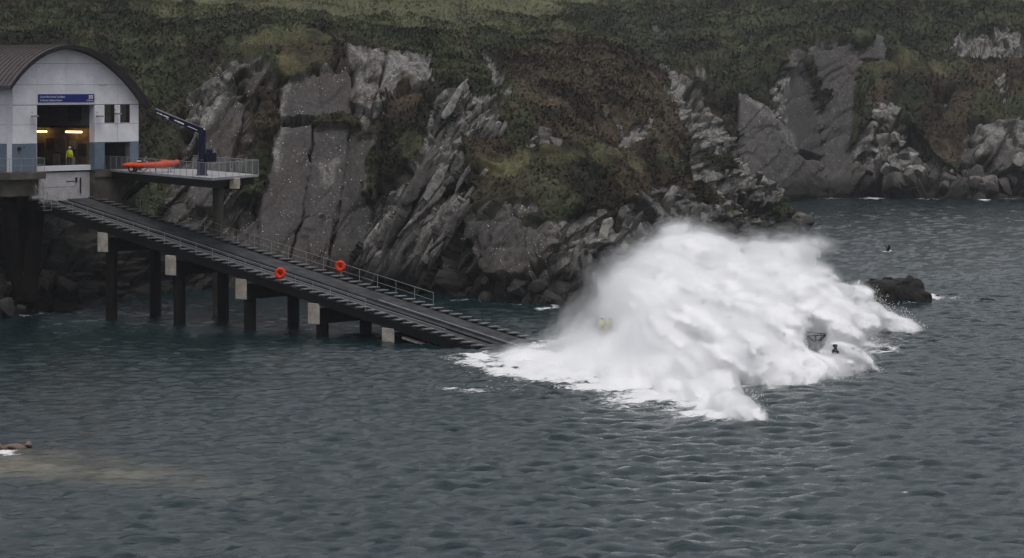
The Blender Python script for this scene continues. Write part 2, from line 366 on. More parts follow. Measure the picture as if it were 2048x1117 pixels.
def tufts(name, S, count, size, seed, parent=None):
    """leaf-sized blades over the overgrown part of a sheet"""
    r = np.random.default_rng(seed); p = S['pos']; nx, ns = p.shape[:2]
    e1 = p[1:, :-1]-p[:-1, :-1]; e2 = p[:-1, 1:]-p[:-1, :-1]; ar = np.linalg.norm(np.cross(e1, e2), axis=-1)
    vis = (S['px'][:-1, :-1] > -60) & (S['px'][:-1, :-1] < 2110) & (S['py'][:-1, :-1] > -25)
    wgt = ar*np.clip(S['veg'][:-1, :-1]-.2, 0, 1)*vis*(1-.75*S['fld'][:-1, :-1]); cum = np.cumsum(wgt.ravel()); pick = np.searchsorted(cum, r.random(count)*cum[-1])
    i, j = np.unravel_index(np.clip(pick, 0, wgt.size-1), wgt.shape); u_ = r.random((count, 1)); v_ = r.random((count, 1))
    c = p[i, j]+e1[i, j]*u_+e2[i, j]*v_; n_ = S['N'][i, j]
    d = n_*.5+np.array([0, 0, .55])+r.normal(0, .55, (count, 3)); d /= np.linalg.norm(d, axis=1, keepdims=True)
    s = np.cross(d, r.normal(0, 1, (count, 3))); s /= np.linalg.norm(s, axis=1, keepdims=True)
    L = size*(.45+2.0*r.random((count, 1))**3)*(1-.5*S['gr'][i, j][:, None])
    V = np.stack([c-s*L*.38-d*L*.1, c+s*L*.38-d*L*.1, c+d*L*1.1+s*L*.2], 1).reshape(-1, 3)
    me = fastmesh(name, V, np.arange(count*3).reshape(-1, 3))
    t = S['tint'][i, j]*(.65+.7*r.random((count, 1)))*np.array([1, 1, 1]); cattr(me, 'tint', np.repeat(t, 3, 0))
    o = link(name, me, M['leaf'], parent); o['kind'] = 'stuff'; return o
m, n, out = newmat('leaf'); b = nd(n, 'ShaderNodeBsdfPrincipled', i_Roughness=.75); b.inputs['Specular IOR Level'].default_value = .2
n.links.new(attr(n, 'tint').outputs['Color'], b.inputs['Base Color']); n.links.new(b.outputs[0], out.inputs[0]); M['leaf'] = m

def zw(x, Y, z): return HZ+(CH-z)*F/Y      # image row of a height at a distance
def cl(x, *p): return (x, [(zw(x, p[0][1]-3, -4), p[0][1]-3)]+list(p))
near_cols = [
 cl(-220, (645, 216), (540, 226), (440, 240), (355, 252), (200, 268), (85, 290), (20, 330), (-40, 430), (-90, 560)),
 cl(0, (640, 218), (540, 226), (440, 240), (355, 252), (200, 268), (85, 290), (20, 330), (-40, 430), (-90, 560)),
 cl(150, (615, 230), (540, 234), (440, 243), (335, 254), (200, 268), (90, 290), (25, 335), (-40, 430), (-90, 560)),
 cl(300, (592, 243), (520, 247), (420, 252), (300, 262), (190, 274), (90, 296), (30, 340), (-40, 440), (-90, 560)),
 cl(380, (582, 249), (500, 253), (380, 257), (230, 263), (160, 274), (95, 300), (40, 340), (-40, 440), (-90, 560)),
 cl(470, (577, 252), (470, 255), (300, 259), (128, 264), (108, 276), (70, 305), (40, 345), (-40, 440), (-90, 560)),
 cl(560, (574, 254), (450, 256.5), (300, 260), (150, 264), (86, 276), (66, 305), (38, 345), (-40, 440), (-90, 560)),
 cl(700, (572, 255), (440, 258), (280, 261), (135, 265), (95, 280), (58, 310), (35, 350), (-40, 440), (-90, 560)),
 cl(780, (577, 252), (450, 255), (290, 260), (150, 266), (110, 283), (66, 312), (40, 350), (-40, 440), (-90, 560)),
 cl(850, (586, 246), (450, 249), (310, 253), (195, 266), (130, 285), (72, 314), (45, 350), (-40, 440), (-90, 560)),
 cl(920, (594, 242), (450, 245), (320, 249), (207, 254), (150, 276), (80, 316), (45, 355), (-40, 450), (-90, 570)),
 cl(1000, (606, 235), (470, 241), (370, 245), (285, 250), (200, 270), (95, 315), (50, 355), (-20, 450), (-60, 570)),
 cl(1100, (613, 231.5), (480, 238), (390, 243), (300, 250), (220, 272), (105, 318), (58, 365), (10, 440), (0, 520)),
 cl(1200, (602, 237), (490, 244), (400, 250), (330, 258), (240, 277), (120, 322), (85, 352), (110, 385), (180, 400)),
 cl(1310, (562, 261.5), (480, 266), (410, 270), (345, 276), (260, 292), (195, 314), (158, 326), (190, 345), (300, 352)),
 cl(1400, (531, 284), (470, 288), (410, 292), (350, 298), (300, 305), (240, 315), (192, 322), (230, 338), (330, 345)),
 cl(1480, (512, 299.6), (460, 304), (420, 307), (380, 311), (345, 315), (312, 319), (292, 322), (330, 333), (400, 340)),
 cl(1530, (502, 308.7), (470, 312), (450, 314), (425, 316), (410, 318), (392, 320), (384, 322), (420, 332), (480, 338)),
 cl(1575, (494, 316.3), (476, 319), (462, 320), (452, 321), (444, 322), (440, 323), (438, 324), (460, 330), (500, 336)),
 cl(1618, (487, 323.3), (476, 324), (468, 324.6), (462, 325.3), (459, 326), (458, 327), (458, 328), (470, 332), (500, 336)),
 cl(1632, (490, 323.3), (486, 324), (484, 324.6), (482, 325.3), (480, 326), (480, 327), (480, 328), (484, 332), (500, 336)),
 cl(1660, (492, 322), (491, 323), (490, 324), (489, 325), (488, 326), (488, 327), (488, 328), (489, 330), (500, 336))]
near_rock = [
 [(325, 640), (322, 420), (358, 290), (385, 205), (430, 145), (490, 115), (560, 150), (690, 128), (720, 118), (790, 140), (840, 152), (872, 192), (800, 220), (760, 262), (722, 268), (770, 290), (742, 330), (735, 380), (760, 425), (700, 520), (700, 640)],
 [(700, 640), (700, 510), (760, 420), (830, 330), (850, 250), (900, 203), (960, 215), (1000, 265), (985, 300), (930, 285), (940, 360), (960, 400), (950, 450), (1000, 420), (1060, 408), (1095, 440), (1010, 455), (1110, 455), (1200, 425), (1330, 375), (1400, 420), (1470, 455), (1560, 440), (1680, 470), (1680, 660)],
 [(1305, 150), (1340, 165), (1390, 188), (1460, 250), (1540, 330), (1540, 430), (1470, 455), (1420, 400), (1350, 350), (1375, 285), (1345, 225)],
 [(950, 130), (978, 150), (1012, 215), (1003, 245), (972, 190)], [(1208, 240), (1228, 258), (1253, 282), (1278, 255), (1270, 300), (1235, 312)],
 [(1000, 296), (1090, 284), (1122, 306), (1050, 318)], [(1190, 225), (1205, 240), (1200, 262), (1188, 250)],
 [(-300, 700), (-300, 400), (150, 400), (330, 440), (350, 700)], [(915, 80), (930, 90), (960, 130), (945, 128)]]
near_veg = [
 [(478, 102), (600, 84), (745, 104), (775, 132), (690, 122), (665, 155), (560, 158), (520, 120)],
 [(508, 190), (556, 182), (545, 330), (520, 400), (470, 405), (498, 300)], 
 [(805, 205), (885, 205), (858, 300), (832, 338), (772, 405), (740, 385), (752, 330), (780, 292), (745, 270), (760, 245), (805, 250)],
 [(940, 290), (1010, 280), (1000, 400), (955, 400), (935, 350)], [(1410, 300), (1450, 330), (1440, 360), (1400, 340)], [(640, 232), (720, 240), (730, 262), (640, 262), (600, 245)]]
near_crag = [[(690, 120), (800, 140), (860, 165), (870, 195), (780, 250), (720, 245), (700, 180)], [(840, 320), (850, 240), (905, 200), (1000, 215), (1000, 300), (930, 380), (900, 420), (820, 400)],
 [(760, 520), (780, 430), (860, 330), (940, 330), (940, 420), (820, 560)], [(940, 130), (1015, 150), (1015, 245), (975, 245)], [(1200, 235), (1300, 240), (1300, 315), (1220, 315)],
 [(990, 280), (1125, 280), (1125, 320), (1000, 320)], [(1300, 150), (1540, 300), (1540, 470), (1400, 440), (1340, 330)], [(1100, 460), (1340, 400), (1420, 440), (1350, 540), (1120, 560)], [(548, 330), (560, 180), (580, 163), (574, 190), (562, 330)], [(650, 330), (672, 325), (668, 372), (655, 380)], [(545, 330), (575, 320), (565, 350), (540, 352)],
 [(370, 320), (395, 215), (440, 150), (500, 120), (470, 160), (420, 260)]]
near_plates = [
 ([(556, 190), (580, 160), (700, 150), (705, 235), (560, 240)], .5, .95), ([(548, 262), (624, 258), (618, 330), (600, 440), (560, 600), (470, 600), (520, 420)], 1.0, .97), ([(626, 260), (700, 255), (690, 360), (668, 440), (604, 440), (622, 330)], .72, .97), ([(603, 444), (666, 446), (645, 600), (563, 600)], 1.15, .93),
 ([(702, 262), (745, 268), (735, 400), (750, 430), (690, 600), (640, 590), (672, 470), (690, 340)], .35, .9), ([(385, 330), (405, 230), (470, 190), (490, 220), (470, 300), (420, 420), (380, 420)], .6, .7),
 ([(690, 120), (765, 138), (745, 240), (700, 215), (705, 160)], 1.2, .6), ([(768, 140), (838, 155), (866, 188), (798, 212), (780, 240), (748, 240)], 1.9, .6), ([(450, 600), (470, 470), (520, 430), (500, 600)], .2, .8),
 ([(800, 470), (880, 330), (905, 340), (830, 560), (770, 580)], .9, .45), ([(850, 480), (930, 400), (920, 470), (870, 580), (830, 580)], 1.3, .5),
 ([(960, 460), (1040, 455), (1095, 490), (1060, 560), (985, 560), (955, 500)], 1.1, .6), ([(900, 520), (935, 450), (950, 520), (910, 600)], -1.6, .2), ([(1100, 520), (1135, 500), (1150, 600), (1080, 600)], -1.2, .3)]
near_brown = [[(1000, 130), (1130, 110), (1320, 160), (1380, 280), (1330, 340), (1100, 300), (1020, 240)], [(930, 280), (1000, 290), (1000, 380), (940, 370)], [(1180, 340), (1330, 350), (1430, 420), (1300, 470), (1180, 430)], [(800, 195), (880, 200), (840, 260), (800, 250)], [(560, 120), (770, 120), (780, 150), (560, 150)], [(490, 190), (560, 190), (540, 300), (500, 300)]]
near_grass = [[(478, 108), (600, 84), (745, 104), (740, 116), (600, 104), (500, 128)], [(560, 130), (660, 122), (665, 155), (560, 158)], [(1080, 310), (1230, 325), (1320, 340), (1230, 350), (1090, 345)], [(960, 330), (1060, 330), (1040, 370), (970, 360)]]
near_field = [[(-300, -200), (-300, -2), (150, 2), (300, 26), (560, 42), (760, 46), (900, 48), (1010, 56), (1120, 44), (1160, -200)], [(560, 62), (700, 52), (1000, 62), (1240, 76), (1240, 84), (900, 76), (640, 66)]]
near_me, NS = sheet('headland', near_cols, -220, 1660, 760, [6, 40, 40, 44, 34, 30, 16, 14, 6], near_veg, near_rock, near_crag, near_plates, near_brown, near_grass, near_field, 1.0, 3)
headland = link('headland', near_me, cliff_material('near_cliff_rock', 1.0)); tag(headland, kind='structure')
tufts('gorse', NS, 300000, .19, 1, headland)

far_cols = [
 cl(1050, (400, 445.6), (330, 455), (250, 462), (180, 470), (120, 485), (70, 510), (20, 560), (-20, 640), (-60, 760)),
 cl(1300, (400, 445.6), (320, 452), (230, 460), (160, 470), (100, 490), (60, 520), (15, 570), (-22, 650), (-50, 760)),
 cl(1470, (409, 428.8), (330, 434), (265, 438), (190, 446), (120, 475), (60, 520), (10, 580), (-18, 660), (-40, 760)),
 cl(1560, (403, 439.8), (320, 443), (225, 447), (118, 453), (95, 470), (55, 520), (8, 590), (-14, 680), (-30, 780)),
 cl(1640, (396, 453.5), (300, 457), (190, 461), (95, 466), (75, 485), (45, 530), (8, 600), (-12, 690), (-20, 780)),
 cl(1740, (394, 457.5), (300, 463), (200, 469), (85, 476), (65, 492), (40, 540), (6, 610), (-8, 700), (-12, 780)),
 cl(1850, (397, 451.5), (340, 457), (265, 463), (150, 480), (100, 500), (45, 550), (5, 620), (-4, 700), (-4, 780)),
 cl(1950, (400, 445.6), (330, 452), (250, 460), (130, 485), (90, 505), (40, 555), (6, 630), (0, 700), (2, 780)),
 cl(2048, (395, 455.5), (300, 459), (240, 465), (105, 490), (75, 510), (35, 560), (10, 640), (6, 720), (8, 780)),
 cl(2230, (395, 455.5), (300, 459), (240, 465), (105, 490), (75, 510), (35, 560), (12, 640), (10, 720), (12, 780))]
far_rock = [[(1470, 440), (1472, 188), (1530, 212), (1552, 150), (1575, 110), (1612, 115), (1620, 86), (1730, 98), (1728, 62), (1768, 72), (1762, 128), (1708, 132), (1692, 200), (1690, 300), (1715, 262), (1760, 218), (1800, 235), (1850, 300), (1905, 340), (1938, 250), (2300, 240), (2300, 440)],
 [(1890, 92), (2040, 85), (2045, 122), (1960, 132), (1905, 112)], [(1990, 148), (2022, 180), (2015, 222), (1995, 205)], [(1300, 62), (1330, 75), (1345, 100), (1320, 95)], [(1385, 150), (1420, 150), (1418, 172), (1390, 170)], [(1870, 190), (1905, 200), (1900, 230), (1880, 220)]]
far_veg = [[(1592, 130), (1612, 120), (1640, 190), (1636, 220)], [(1905, 230), (1945, 215), (2040, 240), (1940, 255)]]
far_crag = [[(1700, 225), (1780, 210), (1830, 300), (1850, 330), (1720, 345), (1700, 300)], [(1474, 190), (1540, 215), (1560, 150), (1580, 150), (1570, 230), (1600, 290), (1580, 300)], [(1885, 85), (2048, 80), (2048, 130), (1900, 130)], [(1985, 140), (2030, 140), (2030, 225), (1985, 225)], [(1940, 240), (2060, 240), (2060, 300), (1950, 310)], [(1380, 140), (1425, 140), (1425, 175), (1380, 175)]]
far_plates = [([(1476, 192), (1530, 225), (1580, 290), (1610, 350), (1625, 402), (1476, 412)], 1.6, .85), ([(1566, 150), (1602, 118), (1636, 250), (1648, 312), (1560, 290), (1556, 250)], .1, 1), ([(1600, 318), (1648, 322), (1652, 398), (1628, 398)], .9, .8),
 ([(1612, 112), (1690, 96), (1712, 108), (1696, 200), (1700, 394), (1654, 396), (1646, 300), (1638, 200)], .9, .9), ([(1732, 74), (1760, 84), (1764, 124), (1728, 122)], 1.2, .95), ([(1708, 270), (1725, 262), (1722, 310), (1706, 320)], 2.2, .3),
 ([(1770, 320), (1820, 322), (1850, 340), (1840, 392), (1770, 395)], 3.0, .5), ([(1950, 260), (2060, 255), (2060, 340), (1990, 345)], 1.4, .5), ([(1985, 345), (2060, 340), (2060, 395), (2010, 395)], -1.5, .5)]
far_brown = [[(1840, 170), (1960, 180), (1920, 330), (1830, 300)], [(1380, 200), (1480, 200), (1480, 330), (1400, 300)], [(1960, 100), (2060, 130), (2060, 200), (1940, 180)], [(1730, 170), (1790, 170), (1780, 230), (1730, 220)]]
far_grass = [[(1690, 130), (1800, 120), (1880, 140), (1900, 180), (1780, 160), (1700, 145)]]
far_field = [[(1000, -300), (1000, 30), (1300, 8), (1560, 4), (1640, 30), (1800, 20), (2300, 22), (2300, -300)], [(1500, 30), (1700, 38), (1700, 44), (1500, 36)]]
far_me, FS = sheet('far_cliff', far_cols, 1050, 2230, 560, [6, 34, 40, 44, 20, 24, 20, 12, 4], far_veg, far_rock, far_crag, far_plates, far_brown, far_grass, far_field, 1.7, 77)
farcliff = link('far_cliff', far_me, cliff_material('far_cliff_rock', .6, .6)); tag(farcliff, kind='structure')
tufts('scrub', FS, 150000, .34, 2, farcliff)

# loose and standing rocks along the crags: angular blocks, each its own piece
m, n, out = newmat('crag_rock'); b = nd(n, 'ShaderNodeBsdfPrincipled', i_Roughness=.85); b.inputs['Specular IOR Level'].default_value = .25
pos = nd(n, 'ShaderNodeNewGeometry').outputs['Position']; oi = nd(n, 'ShaderNodeObjectInfo')
col = mix(n, ramp(n, noise(n, pos, 1.4, 7, .7), [(.35, 0.), (.65, 1.)]), (.075, .068, .062), (.22, .205, .195)); col = mix(n, ramp(n, noise(n, pos, 5, 5, .7), [(.56, 0.), (.7, .8)]), col, (.42, .41, .38))
col = mix(n, 1.0, col, ramp(n, oi.outputs['Random'], [(0, .55), (1, 1.15)]), 'MULTIPLY'); sx = nd(n, 'ShaderNodeSeparateXYZ'); n.links.new(pos, sx.inputs[0])
col = mix(n, ramp(n, math_(n, 'MULTIPLY', sx.outputs[2], .1), [(.12, .85), (.34, 0.)]), col, (.016, .015, .0145))
n.links.new(col, b.inputs['Base Color']); bp = nd(n, 'ShaderNodeBump', i_Distance=.12, i_Strength=.8); n.links.new(noise(n, pos, 5, 7, .75), bp.inputs['Height']); n.links.new(bp.outputs[0], b.inputs['Normal']); n.links.new(b.outputs[0], out.inputs[0]); M['crag_rock'] = m
def rock_mesh(seed, sx_, sy_, sz_, nmat, npts=16):
    r = random.Random(seed); bm = bmesh.new()
    for _ in range(npts):
        v = Vector((r.uniform(-1, 1), r.uniform(-1, 1), r.uniform(-1, 1))); k_ = max(abs(c) for c in v); v = v/k_*r.uniform(.8, 1.05) if r.random() < .75 else v
        bm.verts.new((v.x*sx_, v.y*sy_, v.z*sz_))
    q = bmesh.ops.convex_hull(bm, input=bm.verts); bmesh.ops.delete(bm, geom=[e for e in q['geom_interior'] if isinstance(e, bmesh.types.BMVert)], context='VERTS')
    bmesh.ops.bevel(bm, geom=list(bm.edges), offset=.035, segments=1, affect='EDGES')
    me = bpy.data.meshes.new('rock'); bm.to_mesh(me); bm.free(); me.materials.append(nmat); return me
ROCKS = [rock_mesh(s, .34, .4, 1.0, M['crag_rock']) for s in range(6)] + [rock_mesh(s+20, .7, .6, .6, M['crag_rock']) for s in range(4)]
M['lichen_rock'] = simple('lichened_rock', (.34, .325, .3), .85, var=.6, scale=1.6, bump=.1, dirt=(.1, .09, .08))
def scatter(S, parent, zones, pale=0.0):
    px, py = S['px'], S['py']
    for (poly, cnt, lo, hi, lean) in zones:
        q = np.argwhere(inpoly(px, py, poly) & (S['veg'] < .75))
        if len(q) == 0: continue
        for _ in range(cnt):
            i, j = q[RNG.integers(len(q))]; s = 1.15*(lo+(hi-lo)*random.random()**1.4)
            o = link('rock', ROCKS[RNG.integers(6)] if lean else ROCKS[6+RNG.integers(4)], None, parent)
            if random.random() < pale and S['pos'][i, j][2] > 4: o.material_slots[0].link = 'OBJECT'; o.material_slots[0].material = M['lichen_rock']
            o.location = Vector(S['pos'][i, j])+Vector(S['N'][i, j])*s*.12; o.scale = (s*random.uniform(.7, 1.3), s, s*random.uniform(.7, 1.3)*(1.6 if lean == 2 else 1))
            o.rotation_euler = (random.gauss(.15, .2), math.radians(random.gauss(30, 9 if lean is True else 3.5)) if lean else random.uniform(-.5, .5), random.gauss(0, .5 if lean is True else .16) if lean else random.uniform(0, 3))
scatter(NS, headland, [([(850, 240), (905, 203), (1000, 215), (1000, 300), (940, 330), (850, 330)], 52, .4, 1.1, 2), ([(735, 560), (790, 430), (880, 320), (940, 330), (950, 430), (905, 570), (760, 590)], 64, .7, 1.5, 2),
 ([(950, 130), (978, 150), (1012, 215), (1003, 245), (972, 190)], 12, .3, .8, True), ([(1208, 240), (1278, 255), (1270, 300), (1235, 312)], 12, .3, .9, True), ([(1000, 290), (1120, 285), (1120, 312), (1010, 316)], 14, .35, .9, False),
 ([(1310, 155), (1460, 250), (1540, 330), (1540, 440), (1420, 430), (1340, 240)], 44, .4, 1.4, True), ([(1110, 470), (1330, 400), (1420, 440), (1330, 560), (1120, 560)], 60, .45, 1.2, 2), ([(960, 560), (1120, 560), (1120, 612), (900, 600)], 16, .5, 1.4, False), ([(1470, 450), (1600, 450), (1625, 480), (1500, 500)], 20, .5, 1.5, False), ([(0, 540), (140, 540), (140, 640), (0, 640)], 16, .4, 1.2, False)], .22)
scatter(FS, farcliff, [([(1700, 225), (1790, 215), (1850, 330), (1720, 345)], 55, .5, 1.7, False), ([(1700, 330), (2040, 330), (2040, 396), (1700, 396)], 40, .7, 2.4, False), ([(1890, 88), (2040, 85), (2040, 125), (1900, 118)], 34, .4, 1.3, True), ([(1550, 150), (1580, 150), (1570, 260), (1540, 230)], 18, .4, 1.2, True), ([(1990, 150), (2020, 180), (2015, 220)], 10, .4, 1.2, True)], .6)
# ------------------------------------------------------------------ the sea: wind waves from a directional spectrum
def wave_tile(L, n, wind, lmin, lmax, rms, seed):
    r = np.random.default_rng(seed); kf = np.fft.fftfreq(n, L/n)*2*np.pi; kx, ky = np.meshgrid(kf, kf, indexing='ij'); k = np.hypot(kx, ky); k[0, 0] = 1
    c = (kx*wind[0]+ky*wind[1])/k
    s = k**-3.6*np.clip(np.abs(c), 0, 1)**1.6*np.exp(-(k*lmin/6.28)**2)*np.exp(-(6.28/(k*lmax))**2); s[0, 0] = 0
    h = np.fft.ifft2(np.sqrt(s)*(r.normal(size=k.shape)+1j*r.normal(size=k.shape))); hx = np.fft.ifft2(-1j*kx/k*np.fft.fft2(h.real)).real; hy = np.fft.ifft2(-1j*ky/k*np.fft.fft2(h.real)).real
    f = rms/h.real.std(); return h.real*f, hx*f, hy*f
def samp(t, L, x, y):
    n = t.shape[0]; a = (x/L*n) % n; b = (y/L*n) % n; i = np.floor(a).astype(int); j = np.floor(b).astype(int); fa = a-i; fb = b-j; i %= n; j %= n; i1 = (i+1) % n; j1 = (j+1) % n
    return t[i, j]*(1-fa)*(1-fb)+t[i1, j]*fa*(1-fb)+t[i, j1]*(1-fa)*fb+t[i1, j1]*fa*fb
def grow(a, step, end):
    o = [a]
    while abs(o[-1]) < abs(end): o.append(o[-1]+step); step *= 1.18
    o[-1] = end; return o
gx_ = np.array(grow(-88, -3, -1500)[::-1]+list(np.arange(-87.4, -46, .7))+list(np.arange(-46, 46, .33))+list(np.arange(46.3, 88, .7))+grow(88.5, 3, 1500))
gy_ = np.array(grow(98, -3, -1500)[::-1]+list(np.arange(98.3, 262, .31))+list(np.arange(262.3, 470, .75))+grow(471, 3, 1500))
GX, GY = np.meshgrid(gx_, gy_, indexing='ij'); WX = np.zeros_like(GX); WY = np.zeros_like(GX); WZ = np.zeros_like(GX)
for L, n_, wd, l0, l1, rms, sd_, ch in ((97., 512, (.35, -.94), .5, 2.2, .047, 1, 1.4), (61.7, 512, (-.45, -.89), .45, 1.7, .036, 2, 1.35), (211., 256, (.7, -.7), 5, 14, .012, 3, .8)):
    t = wave_tile(L, n_, wd, l0, l1, rms, sd_)
    WZ += samp(t[0], L, GX, GY); WX += ch*samp(t[1], L, GX, GY); WY += ch*samp(t[2], L, GX, GY)
gust = 1+.45*fbm(GX/22, GY/34, GX*0, 3, 12); calm = (.62+.38*np.clip((GX+38)/40, 0, 1))
far_ = (np.abs(GX) < 150) & (GY > 80) & (GY < 520); WZ *= gust*calm*far_; WX *= gust*calm*far_; WY *= gust*calm*far_
foam = np.zeros_like(GX); reef = np.zeros_like(GX)
def patch(px, py, rx, ry, amt, rot=0):
    """foam on the water round a place (rx, ry in metres)"""
    c = W0(px, py); dx = GX-c.x; dy = GY-c.y; a = dx*math.cos(rot)+dy*math.sin(rot); b_ = -dx*math.sin(rot)+dy*math.cos(rot)
    return amt*np.clip(1.12-np.hypot(a/rx, b_/ry), 0, 1)**.8
for px_, py_, rx, ry, am in ((1000, 715, 4.2, 4.5, 1.3), (1060, 735, 5, 7, 1.5), (950, 722, 1.8, 3.5, 1.0), (1130, 745, 5, 8, 1.5), (1120, 690, 4, 4.5, 1.2), (1190, 690, 3, 6, 1.2), (1230, 765, 4.5, 7.5, 1.5), (1330, 800, 4.5, 7, 1.4), (1430, 835, 2.7, 4, 1.5), (1300, 740, 6, 8, 1.5), (1480, 760, 6, 9, 1.2), (1600, 730, 5, 10, 1.2), (1700, 690, 4, 10, 1.1), (1590, 610, 8, 12, 1.1), (1500, 560, 9, 20, 1), (1770, 650, 3, 8, .9), (940, 780, 4, 3, .55), (880, 775, 3, 2, .35),
  (1090, 618, 1.6, 2.2, .62), (1112, 613, .7, 2.5, .8), (960, 600, 3, 2, .5), (1040, 609, 3, 2, .45), (1580, 456, 2.2, 4, 1.0), (1560, 415, 2, 6, .6), (1660, 397, 4, 5, .55), (1745, 397, 3, 5, .7), (1860, 399, 5, 5, .5), (1968, 400, 1.6, 6, .9), (2020, 398, 3, 4, .5), (1735, 612, 1.2, 1.5, .7), (1866, 594, .8, 5, .8), (1840, 606, 1.8, 2, .6), (1905, 597, 1.6, 1.6, .5), (1985, 602, .9, 1.2, .4),
  (880, 745, 3, 2.5, .16), (1180, 800, 4, 3, .2), (1600, 815, 4, 4, .16), (1750, 745, 3, 5, .16), (1010, 770, 4, 3, .22),
  (0, 903, 1.0, 1.0, 1.2), (22, 909, .8, .45, 1.1), (95, 628, 1.8, 2, .6), (45, 632, 2, 2, .4), (598, 808, .55, .5, 1.0), (455, 1016, .35, .45, .9), (210, 782, .25, .2, .9), (100, 1090, .4, .4, .7), (2010, 574, .8, 1.5, .6), (1830, 531, .4, 1, .9), (2014, 543, .4, 1, .8), (1310, 965, .3, .4, .6), (1440, 965, .25, .25, .7), (1805, 984, .25, .25, .7), (1845, 796, .3, .4, .6)):
    foam = np.maximum(foam, patch(px_, py_, rx, ry, am))
wc = fbm(GX/3.1, GY/2.0, GX*0, 4, 41); foam = np.maximum(foam, np.clip((WZ-.30)*3, 0, 1)*np.clip((wc-.36)*9, 0, 1)*.8)
for px_, py_, rx, ry, am in ((30, 928, 5, 5.5, 1.0), (150, 940, 4, 4.5, .9), (260, 948, 3.2, 4, .75), (350, 965, 3, 3, .4), (440, 985, 3, 3, .22)): reef = np.maximum(reef, patch(px_, py_, rx, ry, am))
reef *= np.clip(.85+.9*fbm(GX/1.6, GY/2.2, GX*0, 4, 8), 0, 1.2)
foam = foam*np.clip(.8+1.1*fbm(GX/1.1, GY/1.4, GX*0, 4, 21), 0, 1.6)
fb = np.clip(foam-.75, 0, 1)*(GY < 215)*(GX > -6); WZ = WZ+fb*(.2+.5*np.abs(fbm(GX/.9, GY/.9, GX*0, 3, 5)))
# the bow wave the boat pushes ahead
for px_, py_, r_, h_ in ((1600, 800, 9, .5), (1490, 850, 5, .35), (1690, 770, 6, .4)):
    c = W0(px_, py_); WZ += h_*np.exp(-((GX-c.x)**2+(GY-c.y)**2)/(r_*r_)*2.0)
na, nb_ = GX.shape; ix = np.arange(na*nb_).reshape(na, nb_)
sea_me = fastmesh('sea', np.stack([GX+WX, GY+WY, WZ], -1).reshape(-1, 3), np.stack([ix[:-1, :-1], ix[1:, :-1], ix[1:, 1:], ix[:-1, 1:]], -1).reshape(-1, 4))
fattr(sea_me, 'foam', foam.ravel()); fattr(sea_me, 'reef', reef.ravel())
sea_me.polygons.foreach_set('use_smooth', np.ones(len(sea_me.polygons), bool))
m, n, out = newmat('sea_water'); b = nd(n, 'ShaderNodeBsdfPrincipled', i_Roughness=.1, i_IOR=1.34)
pos = nd(n, 'ShaderNodeNewGeometry').outputs['Position']; fo = attr(n, 'foam').outputs['Fac']; rf = attr(n, 'reef').outputs['Fac']
col = mix(n, ramp(n, noise(n, pos, .05, 3), [(.35, 0.), (.65, 1.)]), (.004, .0165, .021), (.007, .021, .024)); col = mix(n, rf, col, (.16, .145, .095))
n.links.new(col, b.inputs['Base Color'])
mp = nd(n, 'ShaderNodeMapping'); mp.inputs['Scale'].default_value = (1, 1.5, 1); n.links.new(pos, mp.inputs['Vector'])
bp = nd(n, 'ShaderNodeBump', i_Distance=.052, i_Strength=1.0); n.links.new(noise(n, mp.outputs[0], 2.6, 6, .66), bp.inputs['Height']); n.links.new(bp.outputs[0], b.inputs['Normal'])
wf = nd(n, 'ShaderNodeBsdfPrincipled', i_Roughness=.9); wf.inputs['Base Color'].default_value = (.84, .84, .85, 1); wf.inputs['Specular IOR Level'].default_value = .1
ff = ramp(n, math_(n, 'ADD', fo, math_(n, 'MULTIPLY', math_(n, 'SUBTRACT', noise(n, mp.outputs[0], 1.7, 9, .78, .6), .5), 2.6)), [(.4, 0.), (.8, 1.)])
ff = math_(n, 'MULTIPLY', ff, math_(n, 'GREATER_THAN', fo, .02))
ms = nd(n, 'ShaderNodeMixShader'); n.links.new(ff, ms.inputs[0]); n.links.new(b.outputs[0], ms.inputs[1]); n.links.new(wf.outputs[0], ms.inputs[2]); n.links.new(ms.outputs[0], out.inputs[0])
sea = link('sea', sea_me, m); tag(sea, kind='structure')

# rocks standing in the sea
def lump(name, balls, res, amp, seed, mat, parent=None):
    """one rough rock: union of rounded blocks, cut by joints"""
    b_ = np.array(balls, float); lo = (b_[:, :3]-b_[:, 3:6]).min(0)-1; hi = (b_[:, :3]+b_[:, 3:6]).max(0)+1
    ax = [np.arange(lo[i], hi[i], res) for i in range(3)]; x, y, z = np.meshgrid(*ax, indexing='ij'); f = np.full(x.shape, -9.)
    for q in b_:
        d = (np.abs((x-q[0])/q[3])**3+np.abs((y-q[1])/q[4])**3+np.abs((z-q[2])/q[5])**3)**(1/3); f = np.maximum(f, (1-d)*min(q[3:6]))
    o_, j_ = facets(x+.3*z, y*.7+z, 1.1, seed); f += .22*o_*amp-.16*amp*np.clip(1-j_*5, 0, 1)+.3*amp*fbm(x/1.2, y/1.2, z/1.2, 4, seed)
    V, Q = nets(f, lo, res); me = fastmesh(name, V, Q); return link(name, me, mat, parent)
